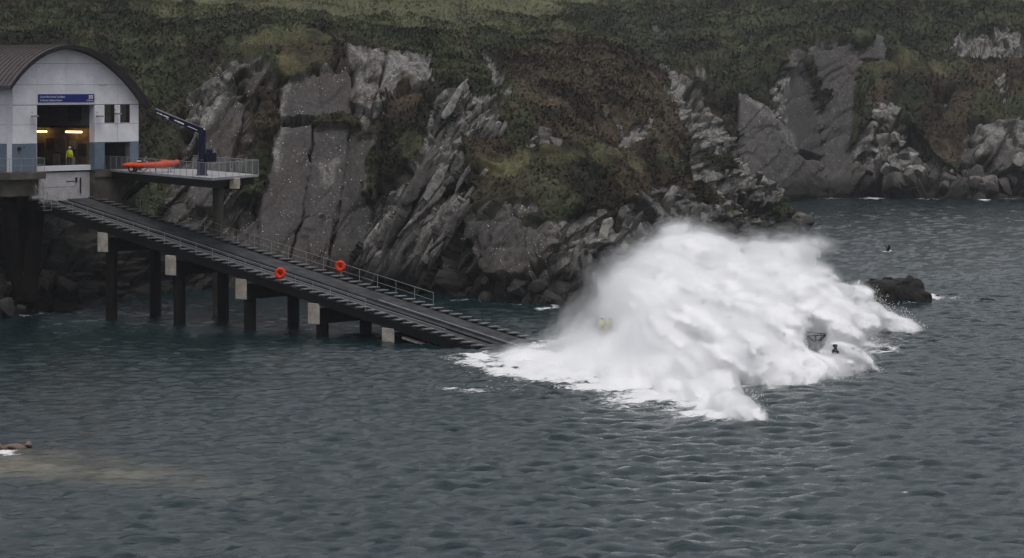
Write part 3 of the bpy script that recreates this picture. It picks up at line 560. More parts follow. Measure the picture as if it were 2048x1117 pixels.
def nets(f, lo, res, iso=0.0):
    """surface nets of f > iso"""
    s = f > iso; X, Y_, Z = f.shape; c = np.zeros((X-1, Y_-1, Z-1, 3)); cnt = np.zeros((X-1, Y_-1, Z-1))
    sl_ = lambda d: tuple(slice(d[i], f.shape[i]-1+d[i]) for i in range(3))
    crn = [(a, b, c_) for a in (0, 1) for b in (0, 1) for c_ in (0, 1)]
    for a in crn:
        for ax in range(3):
            if a[ax]: continue
            e = list(a); e[ax] = 1; fa = f[sl_(a)]-iso; fb_ = f[sl_(e)]-iso; x = (fa > 0) != (fb_ > 0)
            t = np.where(x, fa/np.where(x, fa-fb_, 1), 0)
            for k in range(3): c[..., k] += x*((a[k]+t) if k == ax else a[k])
            cnt += x
    act = cnt > 0; idx = np.full(act.shape, -1, np.int64); idx[act] = np.arange(act.sum())
    V = (np.argwhere(act)+c[act]/cnt[act][:, None])*res+np.array(lo); Qs = []
    for ax in range(3):
        u_, v_ = [(1, 2), (2, 0), (0, 1)][ax]; lo_i = [slice(1, -1)]*3; lo_i[ax] = slice(0, -1); hi_i = list(lo_i); hi_i[ax] = slice(1, None)
        A = s[tuple(lo_i)]; B = s[tuple(hi_i)]
        for cond, flip in ((A & ~B, False), (~A & B, True)):
            p = np.argwhere(cond); off = np.array([1, 1, 1]); off[ax] = 0; p = p+off
            def g(du, dv):
                q = p.copy(); q[:, u_] -= du; q[:, v_] -= dv; return idx[q[:, 0], q[:, 1], q[:, 2]]
            qd = np.stack([g(1, 1), g(0, 1), g(0, 0), g(1, 0)], -1)
            Qs.append(qd[:, ::-1] if flip else qd)
    Q = np.concatenate(Qs); return V, Q[(Q >= 0).all(1)]
c = W0(1785, 607)
isl = lump('rock_islet', [(c.x-4.9, c.y+3, .0, 1.1, 1.4, .7), (c.x-3.9, c.y+3, .1, 1.5, 1.8, .95), (c.x-2.3, c.y+3, .1, 2.0, 2.0, 1.15), (c.x-.4, c.y+2.6, .4, 1.9, 2.2, 1.5), (c.x+1.2, c.y+2.6, .4, 1.5, 1.9, 1.5), (c.x+2.2, c.y+2.4, .5, .85, 1.4, 1.5), (c.x+2.5, c.y+2, .1, 1.0, 1.5, .9)], .13, .5, 31, M['islet']); tag(isl, 'low black rock islet standing in the sea right of the spray', 'rock')
for px_, py_, s_, lb in ((1893, 593, .75, 'small dark rock awash just right of the black islet'), (1975, 602, .9, 'flat dark rock barely breaking the surface far right of islet')):
    c = W0(px_, py_); tag(lump('rock', [(c.x, c.y, -.1, s_, s_*.6, .3)], .09, .5, 40, M['islet']), lb, 'rock')
M['reef_rock'] = simple('tan_reef_rock', (.22, .15, .11), .7, var=.4, scale=1.5, bump=.05, dirt=(.3, .25, .2))
c = W0(10, 897); tag(lump('reef', [(c.x-.4, c.y+.5, -.12, 1.3, .7, .3), (c.x-2.4, c.y+.7, -.1, 2.0, 1.0, .45)], .08, .45, 44, M['reef_rock']), 'tan reef rock with white foam breaking the surface at left edge', 'rock')
# ------------------------------------------------------------------ boathouse (local x along the front, y into the building, z up from its floor)
U = Vector((.638, .771, 0)).normalized(); V_ = Vector((.771, -.638, 0)).normalized(); RZ = math.atan2(U.y, U.x)
C0 = P(24, 345, 221); FL = C0.z
bh = empty('boathouse', C0, RZ); tag(bh, 'white boathouse with curved brown roof and open door at the head of the slipway', 'boathouse')
def front(px, py, w_=0.0):
    """place on the front plane (w_ metres before it) seen at a pixel: (t, z)"""
    k = (px-1024)/F; o = C0+V_*w_; t = (k*o.y-o.x)/(U.x-k*U.y); Y = o.y+t*U.y; return t, CH-(py-HZ)*Y/F-FL
WL = 13.47; B1 = 13.62-FL; D0, D1 = 2.51, 8.65; DB, DT = 11.79-FL, 16.66-FL; S0_, S1_ = 9.72, 12.52; ST = 13.58-FL; WB, WT = 15.18-FL, 16.68-FL
outer = [front(x/2.939, 60+y/2.939, 1.0) for x, y in ((65, 330), (115, 258), (190, 180), (280, 122), (360, 99), (430, 96), (520, 109), (620, 150), (700, 211), (770, 290), (830, 362), (885, 432))]
arc_t = np.array([p[0] for p in outer]); arc_z = np.array([p[1] for p in outer])
q = np.polyfit(arc_t, arc_z, 4); tt = np.linspace(arc_t[0], arc_t[-1], 33); zt = np.polyval(q, tt); TH = .32
arch = lambda t: float(np.polyval(q, t))-TH
# cladding panels
seam_t = [0, 2.51, 5.58, 8.65, 11.12, WL]; seam_z = [0, B1, 15.12-FL, 16.70-FL, 18.3-FL, 20.0-FL, 23-FL]
ts = sorted(set(seam_t+[S0_, 10.82, 11.42, 12.5, S1_, 9.70])); zs = sorted(set(seam_z+[ST, WB, WT, DT, DB]))
def hole(a, b, z0, z1):
    t, z = (a+b)/2, (z0+z1)/2
    return (D0 < t < D1 and z < DT) or (S0_ < t < S1_ and z < ST) or (WB < z < WT and (9.70 < t < 10.82 or 11.42 < t < 12.5))
for sa, sb in zip(seam_t[:-1], seam_t[1:]):
    for za, zb in zip(seam_z[:-1], seam_z[1:]):
        mb = MB(); core = MB(); any_ = False
        ta = [t for t in ts if sa <= t <= sb]; zb_ = [z for z in zs if za <= z <= zb]
        for a, b in zip(ta[:-1], ta[1:]):
            for z0, z1 in zip(zb_[:-1], zb_[1:]):
                if hole(a, b, z0, z1): continue
                a_ = a+(.012 if a == sa else 0); b_ = b-(.012 if b == sb else 0); z0_ = z0+(.012 if z0 == za else 0); z1_ = z1-(.012 if z1 == zb else 0)
                n_ = 6 if z1 > 17.0-FL else 1; tn = [a_+(b_-a_)*k/n_ for k in range(n_+1)]
                top = [(t, min(z1_, arch(t))) for t in tn]
                if max(z for _, z in top) <= z0_+.02: continue
                bot = [(t, min(z0_, z)) for t, z in top]
                mb.prism([(a_, z0_)]+([] if n_ == 1 else [])+[(b_, z0_)]+[(t, max(z, z0_+.001)) for t, z in reversed(top)], 1, -.04, .0); any_ = True
        if any_: mb.build('panel', M['blue_grey'] if zb <= B1 else M['white'], bh)
mb = MB()
for a, b in zip(ts[:-1], ts[1:]):
    for z0, z1 in zip(zs[:-1], zs[1:]):
        if hole(a, b, z0, z1): continue
        n_ = 6; tn = [a+(b-a)*k/n_ for k in range(n_+1)]
        for t0, t1 in zip(tn[:-1], tn[1:]):
            h0, h1 = min(z1, arch(t0)-.01), min(z1, arch(t1)-.01)
            if min(h0, h1) > z0+.01: mb.hexa([(t0, .004, z0), (t1, .004, z0), (t1, .58, z0), (t0, .58, z0), (t0, .004, h0), (t1, .004, h1), (t1, .58, h1), (t0, .58, h0)])
mb.build('wall_core', M['inside'], bh)
DEEP = 18.0
for k in range(6):
    for z0, z1 in ((0, B1), (B1, 15.12-FL), (15.12-FL, 16.70-FL), (16.70-FL, arch(0))):
        y0 = .62+k*2.9; MB().box((-.002, y0, z0+.012), (.1, y0+2.876, z1-.012)).build('panel', M['blue_grey'] if z0 == 0 else M['white'], bh)
MB().box((.102, .6, 0), (.35, DEEP, arch(.2)-.02)).box((WL-.3, .6, 0), (WL, DEEP, arch(WL)-.02)).box((0, DEEP, 0), (WL, DEEP+.3, 17-FL)).build('side_wall', M['inside'], bh)
MB().box((0, .0, 0), (.1, .615, arch(0)-.03)).build('corner_panel', M['white'], bh).location = (-.003, .004, 0)
ring = [(t, z) for t, z in zip(tt, zt)]; inner = [(t, z-TH) for t, z in zip(tt, zt)]
mb = MB()
for k in range(len(tt)-1):
    for y0, y1, dz in ((-.94, DEEP+.6, 0),): mb.hexa([(tt[k], y0, zt[k]-.2), (tt[k+1], y0, zt[k+1]-.2), (tt[k+1], y1, zt[k+1]-.2), (tt[k], y1, zt[k]-.2), (tt[k], y0, zt[k]), (tt[k+1], y0, zt[k+1]), (tt[k+1], y1, zt[k+1]), (tt[k], y1, zt[k])])
roof = mb.build('roof', M['roof'], bh)
mb = MB()
for k in range(len(tt)-1): mb.hexa([(tt[k], -1.06, zt[k]-TH), (tt[k+1], -1.06, zt[k+1]-TH), (tt[k+1], -.93, zt[k+1]-TH), (tt[k], -.93, zt[k]-TH), (tt[k], -1.06, zt[k]+.03), (tt[k+1], -1.06, zt[k+1]+.03), (tt[k+1], -.93, zt[k+1]+.03), (tt[k], -.93, zt[k]+.03)])
mb.build('fascia', M['fascia'], roof)
mb = MB()
for k in range(len(tt)-1): mb.hexa([(tt[k], -.02, zt[k]-.02), (tt[k+1], -.02, zt[k+1]-.02), (tt[k+1], .02, zt[k+1]-.02), (tt[k], .02, zt[k]-.02), (tt[k], -.02, zt[k]+.09), (tt[k+1], -.02, zt[k+1]+.09), (tt[k+1], .02, zt[k+1]+.09), (tt[k], .02, zt[k]+.09)])
seam = mb.build('seam', M['roof'], roof); seam.location = (0, -.45, 0)
for k in range(1, 34): s_ = seam.copy(); COL.objects.link(s_); s_.location = (0, -.45+.55*k, 0)
# windows
for a, b in ((9.70, 10.82), (11.42, 12.5)):
    wn = MB().box((a, .02, WB), (a+.07, .3, WT)).box((b-.07, .02, WB), (b, .3, WT)).box((a+.07, .02, WB), (b-.07, .3, WB+.07)).box((a+.07, .02, WT-.07), (b-.07, .3, WT)).build('window', M['frame'], bh)
    MB().box((a+.07, .18, WB+.07), (b-.07, .2, WT-.07)).build('pane', M['glass'], wn)
# door head, sill, white wall below
MB().box((D0, .58, -2.5), (D1, .9, DB-.55)).build('lower_wall', M['grimy_white'], bh)
MB().box((D0, .42, DB-.42), (D1, .95, DB)).build('door_sill', M['white'], bh)
MB().box((D0+1.3, .57, -1.35), (D0+4.6, .576, -1.33)).box((D0+3.6, .57, -.95), (D0+4.5, .576, -.88)).build('rust_stain', M['frame'], bh)
MB().tube((D1-1.05, .5, -.62), (D1-1.05, .5, -1.9), .06).tube((D1-1.5, .5, -.6), (D1-1.5, .5, -1.0), .09).build('downpipe', M['rubber'], bh)
MB().box((D0-.004, .0, 0), (D0+.06, .58, DT)).build('door_jamb', M['white'], bh)
MB().box((D1-.03, .002, B1), (D1+.003, .58, DT)).build('door_jamb', M['white'], bh); MB().box((D1-.03, .002, -.05), (D1+.003, .58, B1-.003)).build('door_jamb', M['blue_grey'], bh)
# interior
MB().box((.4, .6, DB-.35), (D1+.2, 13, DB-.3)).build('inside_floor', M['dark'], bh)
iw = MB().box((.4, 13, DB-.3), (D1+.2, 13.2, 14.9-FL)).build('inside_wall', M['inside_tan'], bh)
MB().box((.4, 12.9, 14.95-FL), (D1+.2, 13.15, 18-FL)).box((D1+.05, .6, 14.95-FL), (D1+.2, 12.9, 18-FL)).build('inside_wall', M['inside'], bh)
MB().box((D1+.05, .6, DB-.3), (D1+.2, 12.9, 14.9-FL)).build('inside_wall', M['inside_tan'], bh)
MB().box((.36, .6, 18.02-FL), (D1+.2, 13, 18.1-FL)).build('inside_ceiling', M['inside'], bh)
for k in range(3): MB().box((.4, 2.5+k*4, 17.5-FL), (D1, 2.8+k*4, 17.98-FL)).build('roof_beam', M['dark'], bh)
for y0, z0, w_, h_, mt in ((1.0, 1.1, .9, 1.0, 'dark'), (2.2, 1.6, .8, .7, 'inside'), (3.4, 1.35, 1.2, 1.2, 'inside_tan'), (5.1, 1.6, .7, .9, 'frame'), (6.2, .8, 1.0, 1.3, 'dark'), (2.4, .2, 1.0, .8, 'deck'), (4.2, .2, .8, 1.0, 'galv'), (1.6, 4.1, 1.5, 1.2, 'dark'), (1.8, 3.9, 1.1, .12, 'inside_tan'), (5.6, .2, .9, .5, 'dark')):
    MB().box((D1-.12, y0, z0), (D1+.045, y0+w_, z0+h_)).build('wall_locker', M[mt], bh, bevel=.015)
MB().box((D1-.5, .7, 14.78-FL), (D1+.045, 9, 14.94-FL)).build('gallery_beam', M['dark'], bh)
for y0, y1, z in ((5.3, 7.6, 14.45-FL), (1.0, 2.9, 14.45-FL)):
    lp = MB().box((D1-.62, y0, z+.1), (D1-.38, y1, z+.17)).build('lamp', M['galv'], bh); MB().tube((D1-.5, y0, z), (D1-.5, y1, z), .075, 8).build('lit_tube', M['tube_lamp'], lp)
# sign
sa, sz1 = front(75, 189); sb, sz0 = front(187, 204.6); sgn = MB().box((sa, -.1, sz0), (sb, -.042, sz1)).build('sign', M['sign_blue'], bh)
def text(name, s, x, z, size, parent, y, mat, align='LEFT', ry=0):
    cu = bpy.data.curves.new(name, 'FONT'); cu.body = s; cu.size = size; cu.align_x = align; cu.extrude = .003; cu.materials.append(mat)
    o = bpy.data.objects.new(name, cu); COL.objects.link(o); me = bpy.data.meshes.new_from_object(o.evaluated_get(bpy.context.evaluated_depsgraph_get())); bpy.data.objects.remove(o)
    o = link(name, me, None, parent); o['kind'] = 'stuff'; o.location = (x, y, z); o.rotation_euler = (math.pi/2, ry, 0); return o
text('lettering', 'Gorsaf Bad Achub Ty Ddewi', sa+.16, sz0+.37, .225, sgn, -.106, M['print_white']); text('lettering', 'St Davids Lifeboat Station', sa+.16, sz0+.09, .225, sgn, -.106, M['print_white'])
text('lettering', 'Lifeboats', sb-.1, sz0+.08, .2, sgn, -.106, M['print_white'], 'RIGHT')
em = MB().box((sb-.6, -.112, sz0+.28), (sb-.15, -.104, sz0+.56)).build('emblem', M['print_white'], sgn)
MB().box((sb-.6, -.12, sz0+.39), (sb-.15, -.114, sz0+.44)).box((sb-.41, -.12, sz0+.445), (sb-.35, -.114, sz0+.56)).box((sb-.41, -.12, sz0+.28), (sb-.35, -.114, sz0+.385)).build('cross', M['red'], em)
# floodlights, bell, bracket
for px_, py_ in ((70, 233), (200, 233), (236, 228)):
    t, z = front(px_, py_, .4); fl = MB().box((t-.3, -.55, z-.07), (t+.3, -.25, z+.07)).build('floodlight', M['galv'], bh, bevel=.02); MB().tube((t, -.25, z), (t, -.04, z+.02), .03).tube((t, -.04, z+.32), (t, -.08, z+.32), .05).build('bracket', M['galv'], fl)
t, z = front(37, 298); bl = MB().tube((t, -.04, z), (t, -.18, z), .17, 16).build('bell', M['frame'], bh); MB().ball((t+.5, -.08, z+.16), .06).build('knob', M['rubber'], bl)
t, z = front(202, 171); MB().tube((t-.28, -.05, z), (t-.28, -.4, z), .02).tube((t+.28, -.05, z), (t+.28, -.4, z), .02).tube((t-.3, -.4, z), (t+.3, -.4, z+.05), .025).build('bracket', M['galv'], bh)
# side bay interior behind the small opening
MB().box((S0_-.2, 5, 0), (WL-.3, 5.1, ST+.3)).box((S0_-.25, .6, 0), (S0_-.1, 5, ST+.3)).box((S0_-.2, .6, ST+.05), (WL-.3, 5, ST+.2)).build('bay_wall', M['pier'], bh)
# ground slab, pier and the legs below
MB().box((-1.3, -1.2, -.55), (D0-.05, DEEP, -.02)).box((D0-.05, .95, -.6), (WL+.2, DEEP, -.03)).box((D1+.05, -.05, -.6), (WL, .94, -.03)).build('floor_slab', M['pier'], bh)
MB().box((D1+.02, .1, -4.5), (WL-.2, 1.2, -.61)).build('pier_wall', M['pier'], bh); MB().box((-.9, -.6, -1.9), (D0-.3, 2.2, -.56)).build('pier_wall', M['pier'], bh)
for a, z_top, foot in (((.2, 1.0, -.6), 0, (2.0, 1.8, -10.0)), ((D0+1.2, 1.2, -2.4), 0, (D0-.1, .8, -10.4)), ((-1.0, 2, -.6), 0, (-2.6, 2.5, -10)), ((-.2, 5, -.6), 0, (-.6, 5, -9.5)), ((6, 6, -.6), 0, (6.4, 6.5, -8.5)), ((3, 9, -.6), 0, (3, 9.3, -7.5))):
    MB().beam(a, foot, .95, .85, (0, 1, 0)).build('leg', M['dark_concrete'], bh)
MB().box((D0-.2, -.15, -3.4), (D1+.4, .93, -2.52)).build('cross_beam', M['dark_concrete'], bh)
def rail_run(name, pts, parent, h, post_gap, r=.026, mids=(.5,), infill=0, mat=None):
    """handrail along a line of points: top rail, posts (each a part), middle rails"""
    mat = mat or M['galv']; rl = MB(); rl.path([Vector(p)+Vector((0, 0, h)) for p in pts], r, 6)
    for f_ in mids: rl.path([Vector(p)+Vector((0, 0, h*f_)) for p in pts], r*.75, 5)
    o = rl.build(name, mat, parent); wr = MB()
    for a, b in zip(pts[:-1], pts[1:]):
        a = Vector(a); b = Vector(b); n_ = max(1, round((b-a).length/post_gap))
        for k in range(n_+(1 if b == Vector(pts[-1]) else 0)):
            p = a.lerp(b, k/n_); MB().tube((0, 0, 0), (0, 0, h), r*1.05, 6).build('post', mat, o, loc=p)
        for k in range(int((b-a).length/.16)*infill):
            p = a.lerp(b, k/max(1, int((b-a).length/.16))); wr.tube(p+Vector((0, 0, .08)), p+Vector((0, 0, h)), .006, 3)
    if infill: wr.build('wire_infill', mat, o)
    return o
rail_run('balcony_rail', [(-1.2, 6, 0), (-1.2, -1.1, 0), (D0-.1, -1.1, 0), (D0-.1, -.1, 0)], bh, 1.1, 1.3, .022, (.5,), 1)
# ------------------------------------------------------------------ slipway (local x across, y up the slope, z up)
S0 = P(97, 413, 222); TOE = W0(960, 700); LEN = math.hypot(TOE.x-S0.x, TOE.y-S0.y); K = S0.z/LEN
slip = empty('slipway', S0, RZ); tag(slip, 'long dark concrete lifeboat slipway on piles running down into the sea', 'slipway')
def R(a, l, h=0): return (a, -l, h-K*l)
def rbox(mb, a0, a1, l0, l1, h0, h1): return mb.hexa([R(a0, l0, h0), R(a1, l0, h0), R(a1, l1, h0), R(a0, l1, h0), R(a0, l0, h1), R(a1, l0, h1), R(a1, l1, h1), R(a0, l1, h1)])
L0, L1 = -1.9, 50
def segs(name, a0, a1, h0, h1, mat, l0=L0, l1=L1, step=7.45):
    l = l0
    while l < l1-.01:
        e = min(l1, l+step); rbox(MB(), a0, a1, l+.012, e-.012, h0, h1).build(name, mat, slip, bevel=.012); l = e
segs('deck_slab', 1.02, 2.05, -.4, .02, M['concrete']); segs('deck_slab', 2.75, 3.4, -.45, -.05, M['concrete']); segs('deck_slab', 3.62, 5.85, -.5, .06, M['concrete'])
rbox(MB(), 2.0, 2.8, L0, L1, -.62, -.46).build('keel_channel', M['black'], slip); rbox(MB(), 3.38, 3.64, L0, L1, -.62, -.5).build('keel_channel', M['black'], slip)
for a in (2.1, 2.62): rbox(MB(), a, a+.1, L0, L1, -.455, -.02).build('guide_rail', M['black'], slip)
rbox(MB(), 3.66, 3.78, 32, 47, .065, .12).build('guide_rail', M['galv'], slip); rbox(MB(), 1.95, 2.02, 0, 40, .025, .06).build('guide_rail', M['galv'], slip)
rbox(MB(), 1.0, 1.08, 0, 42, .03, .10).build('guide_rail', M['tread'], slip)
for a in (-.1, 6.64): rbox(MB(), a, a+.3, -2.2 if a < 1 else -1.4, L1, -.61, -.16).build('edge_beam', M['black'], slip)
for a in (-.135, 5.96): rbox(MB(), a, a+.99, -2.2 if a < 1 else -1.5, L1, -.155, .0).build('tread_gap_shade', M['black'], slip)  # black sheets standing in for the shadow between the treads
rbox(MB(), .35, 5.9, -1.0, L1, -.72, -.63).build('underside', M['black'], slip)
tm = None
for k in range(57):
    for a in (-.12, 5.95):
        l = -2.1+k*.905
        if tm is None: tm = MB().hexa([(0, 0, -.07), (.98, 0, -.07), (.98, -.5, -.07), (0, -.5, -.07), (0, 0, 0), (.98, 0, 0), (.98, -.5, 0), (0, -.5, 0)]).mesh('tread', .012); tm.materials.append(M['tread'])
        link('tread', tm, None, slip, R(a, l, .13))
        if k % 4 == 0: pass
def srail(a, l0, l1, h, gap, mids): return rail_run('handrail', [R(a, l0, .05), R(a, l1, .05)], slip, h, gap, .021, mids)
srail(-.08, -.5, 34.2, .88, 1.75, (.5,)); hr = srail(6.9, 3.2, 34.5, 1.0, 1.85, (.45,))
for l in (6.43, 14.06, 21.62, 29.06, 36.34):
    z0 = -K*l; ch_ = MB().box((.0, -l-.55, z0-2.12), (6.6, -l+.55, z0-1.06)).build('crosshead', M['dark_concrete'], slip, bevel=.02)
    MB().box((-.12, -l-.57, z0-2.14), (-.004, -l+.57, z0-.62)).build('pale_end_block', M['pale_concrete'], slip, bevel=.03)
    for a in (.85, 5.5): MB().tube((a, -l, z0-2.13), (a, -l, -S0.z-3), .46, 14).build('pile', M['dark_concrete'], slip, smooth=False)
MB().hexa([R(.1, 37.5, -1.1), R(.5, 37.5, -1.1), R(.5, 44, -1.06), R(.1, 44, -1.06), R(.1, 37.5, -.95), R(.5, 37.5, -.95), R(.5, 44, -.95), R(.1, 44, -.95)]).build('edge_plate', M['pale_concrete'], slip)
# steps at the head of the slip
for k in range(6): MB().box((-.95, 1.0-.28*k-.24, 1.2-.3*k), (-.2, 1.0-.28*k, 1.24-.3*k)).build('step', M['tread'], slip)
rail_run('stair_rail', [(-.98, .9, 1.3), (-.98, -.6, -.3)], slip, .9, .8, .022); rail_run('stair_rail', [(-.2, .9, 1.3), (-.2, -.6, -.3)], slip, .9, .8, .022)
# lifebuoys in their orange housings, one on each handrail
def buoy(a, l, h, label):
    o = empty('lifebuoy', slip.matrix_world @ Vector(R(a, l, 0)) if False else Matrix.Translation(S0) @ Matrix.Rotation(RZ, 4, 'Z') @ Vector(R(a, l, h)), -.25); tag(o, label, 'lifebuoy', 'orange lifebuoys on the slipway rails')
    MB().torus((0, 0, 0), .295, .12, (0, 1, 0), 28, 12).build('ring', M['orange'], o, smooth=True)
    MB().tube((0, .02, 0), (0, .08, 0), .3, 24).build('housing', M['orange'], o)
    for k in range(4):
        t = math.pi/4+k*math.pi/2; MB().torus((.295*math.cos(t), 0, .295*math.sin(t)), .125, .012, (-math.sin(t), 0, math.cos(t)), 14, 5).build('band', M['red'], o)
    MB().beam((-.09, -.03, .02), (.09, -.03, .02), .03, .07).beam((0, -.03, .05), (0, -.03, -.16), .03, .05).build('catch', M['frame'], o); MB().tube((0, .09, -.1), (0, .09, -.75), .025).build('bracket', M['galv'], o)
buoy(-.2, 25.8, .80, 'orange lifebuoy on the near handrail of the slipway'); buoy(6.82, 25.25, .85, 'orange lifebuoy on the far handrail of the slipway')
# ------------------------------------------------------------------ platform with crane and inflatable
DZ = 11.35
pA, pB, pC = (Vector((p.x, p.y, DZ)) for p in (P(211, 339, 230.3), P(424, 357, 208.1), P(517, 349.5, 216.8)))
pD = Vector((-26.3, 231.0, DZ)); pE = Vector((-30.6, 233.2, DZ))
plat = empty('platform', Vector((0, 0, 0))); tag(plat, 'raised concrete platform with wire railing jutting out beside the boathouse', 'platform')
MB().prism([(p.x, p.y) for p in (pA, pB, pC, pD, pE)], 2, DZ-.14, DZ).build('deck', M['deck'], plat)
cen = (pA+pB+pC+pD)/4
MB().prism([((p.x*.94+cen.x*.06), (p.y*.94+cen.y*.06)) for p in (pA, pB, pC, pD, pE)], 2, DZ-.75, DZ-.145).build('deck_beam', M['black'], plat)
MB().beam(pA+Vector((.1, .1, -.08)), pB+Vector((0, .1, -.08)), .12, .2).beam(pB+Vector((0, .1, -.08)), pC+Vector((-.1, 0, -.08)), .12, .2).build('deck_edge', M['galv'], plat)
rail_run('railing', [pA, pB, pC, pD], plat, 1.12, 1.35, .022, (), 1)
c = P(436, 400, 222); MB().tube((c.x, c.y, -2), (c.x, c.y, DZ-.76), .42, 18).build('column', M['pier'], plat, smooth=False)
c2 = P(470, 360, 212.5); MB().box((c2.x-.4, c2.y-.3, DZ-.95), (c2.x+.35, c2.y+.5, DZ-.142)).build('bearing_block', M['pale_concrete'], plat, bevel=.03)
MB().beam((c.x-.6, c.y, DZ-.9), (c2.x+.2, c2.y, DZ-.85), .6, .35).build('column_head', M['dark_concrete'], plat)
# stair from platform down to the slip
st = empty('stairway', P(243, 399, 226)); tag(st, 'dark steel stairway from the platform down to the slipway', 'stairs')
a = Vector((0, 0, 0)); b = P(300, 350, 224)-P(243, 399, 226)
side = Vector((.35, .75, 0)).normalized()*.8
for k in range(14): p = a.lerp(b, (k+.5)/14); MB().beam(p, p+side, .26, .05).build('step', M['rubber'], st)
MB().beam(a, b, .06, .26).build('stringer', M['black'], st); MB().beam(a+side, b+side, .06, .26).build('stringer', M['black'], st)
for s_ in (Vector((0, 0, 0)), side): MB().tube(a+s_+Vector((0, 0, 1)), b+s_+Vector((0, 0, 1)), .024, 6).tube(a+s_, a+s_+Vector((0, 0, 1)), .024, 6).tube(b+s_, b+s_+Vector((0, 0, 1)), .024, 6).build('stair_rail', M['rubber'], st)
# crane
cb = P(404, 349, 214.5); cb.z = DZ; cr = empty('davit_crane', cb); tag(cr, 'navy blue davit crane on the platform with arm raised towards the boathouse', 'crane')
MB().rings([[(r*math.cos(t), r*math.sin(t), z) for t in [2*math.pi*k/16 for k in range(16)]] for z, r in ((0, .46), (.08, .46), (.12, .38), (1.15, .36), (1.25, .29), (3.3, .27), (3.45, .2))]).build('post', M['navy'], cr)
tip = Vector((-3.65, .1, 4.98)); hd = Vector((.02, 0, 3.42)); arm = MB().hexa([hd+Vector((.3, -.17, -.42)), hd+Vector((.3, .17, -.42)), tip+Vector((0, .1, -.22)), tip+Vector((0, -.1, -.22)), hd+Vector((.2, -.17, .16)), hd+Vector((.2, .17, .16)), tip+Vector((0, .1, .08)), tip+Vector((0, -.1, .08))]).build('arm', M['navy'], cr, bevel=.02)
MB().beam(hd+Vector((-.1, 0, .24)), tip+Vector((.1, 0, .14)), .14, .07).build('hydraulic_ram', M['galv'], cr)
MB().tube(hd+Vector((.1, -.22, -.05)), hd+Vector((.1, .22, -.05)), .2, 14).build('pivot', M['navy'], cr); MB().ball(hd+Vector((.18, -.2, .12)), .07).build('bolt', M['print_white'], cr)
ang = math.atan2(tip.z-hd.z, -(tip.x-hd.x))
for t0, t1, dz, hh in ((.05, .10, .0, .07), (.11, .17, .0, .09), (.19, .30, .0, .08), (.25, .3, -.12, .04), (.42, .47, .0, .09), (.48, .62, .0, .1), (.70, .9, -.02, .05)):
    p = tip.lerp(hd, t0); q_ = tip.lerp(hd, t1); yo = -.105-.07*(t0+t1)/2-.008; MB().beam(p+Vector((0, yo, -.08+dz)), q_+Vector((0, yo, -.08+dz)), .008, hh).build('lettering', M['print_white'], arm)
MB().box((.28, -.38, 1.05), (1.1, .38, 1.75)).box((.35, -.3, 1.75), (.8, .3, 2.02)).build('winch_box', M['navy'], cr, bevel=.03); MB().tube((.7, -.5, 1.35), (.7, .5, 1.35), .2, 14).build('drum', M['black'], cr)
# inflatable on its trolley
ib = P(302, 314, 222.5); ib.z = DZ+.56; bo = empty('inflatable_boat', ib, -.08); bo.scale = (.9, .9, .88); tag(bo, 'orange inflatable rescue boat on a trolley on the platform', 'boat')
LB = 2.45
def tubering(pts, rad, n=12):
    rg = []
    for i, p in enumerate(pts):
        p = Vector(p); d = (Vector(pts[min(i+1, len(pts)-1)])-Vector(pts[max(i-1, 0)])).normalized(); sx_ = d.cross(Vector((0, 0, 1))).normalized(); up = sx_.cross(d)
        r = rad[i] if isinstance(rad, list) else rad; rg.append([p+(sx_*math.cos(2*math.pi*k/n)+up*math.sin(2*math.pi*k/n))*r for k in range(n)])
    return rg
pts = [(-LB, -.72, .02), (-LB+.3, -.75, .02), (-1, -.76, 0), (.4, -.75, .03), (1.3, -.66, .1), (1.9, -.45, .2), (2.3, -.15, .3), (2.36, .05, .3), (2.3, .22, .3), (1.9, .5, .2), (1.3, .68, .1), (.4, .75, .03), (-1, .76, 0), (-LB+.3, .75, .02), (-LB, .72, .02)]
rd = [.06, .19, .22, .23, .23, .22, .2, .2, .2, .22, .23, .23, .22, .19, .06]
MB().rings(tubering(pts, rd)).build('tube', M['tube_orange'], bo, smooth=True)
MB().rings([[(x, -w_, z0), (x, 0, z0-d_), (x, w_, z0), (x, w_, z0+.07), (x, -w_, z0+.07)] for x, w_, z0, d_ in ((-LB+.1, .6, -.12, .08), (0, .62, -.15, .14), (1.3, .5, -.05, .18), (2.2, .12, .18, .12))]).build('hull', M['red'], bo)
MB().rings([[(x, -w_, .12), (x, -w_*.6, .12+h_), (x, w_*.6, .12+h_), (x, w_, .12)] for x, w_, h_ in ((.55, .55, .16), (1.0, .5, .34), (1.5, .42, .36), (2.0, .22, .26))]).build('bow_dodger', M['tube_orange'], bo, smooth=True)
om = MB().rings([[(-LB+.55+x, y_, z) for x, y_ in ((-.2*s_, -.16*s_), (.22*s_, -.16*s_), (.22*s_, .16*s_), (-.2*s_, .16*s_))] for z, s_ in ((-.45, .35), (.05, .5), (.2, 1), (.48, 1), (.58, .6))]).build('outboard_motor', M['rubber'], bo); om.location = (.9, 0, 0); MB().box((-.24, -.17, .3), (.2, .17, .44)).build('cowl_band', M['print_white'], om).location = (-LB+.55, 0, 0)
MB().tube((-.55, -.3, .15), (-.45, -.3, .75), .03).tube((-.55, .3, .15), (-.45, .3, .75), .03).tube((-.45, -.3, .75), (-.45, .3, .75), .03).build('console_frame', M['galv'], bo)
for k in range(5): MB().box((-.75+.13*k, -.25+.02*(k % 2), .28+.12*(k % 3)), (-.65+.13*k, .1, .38+.12*(k % 3))).build('kit_bag', M['print_white'] if k % 2 else M['navy'], bo)
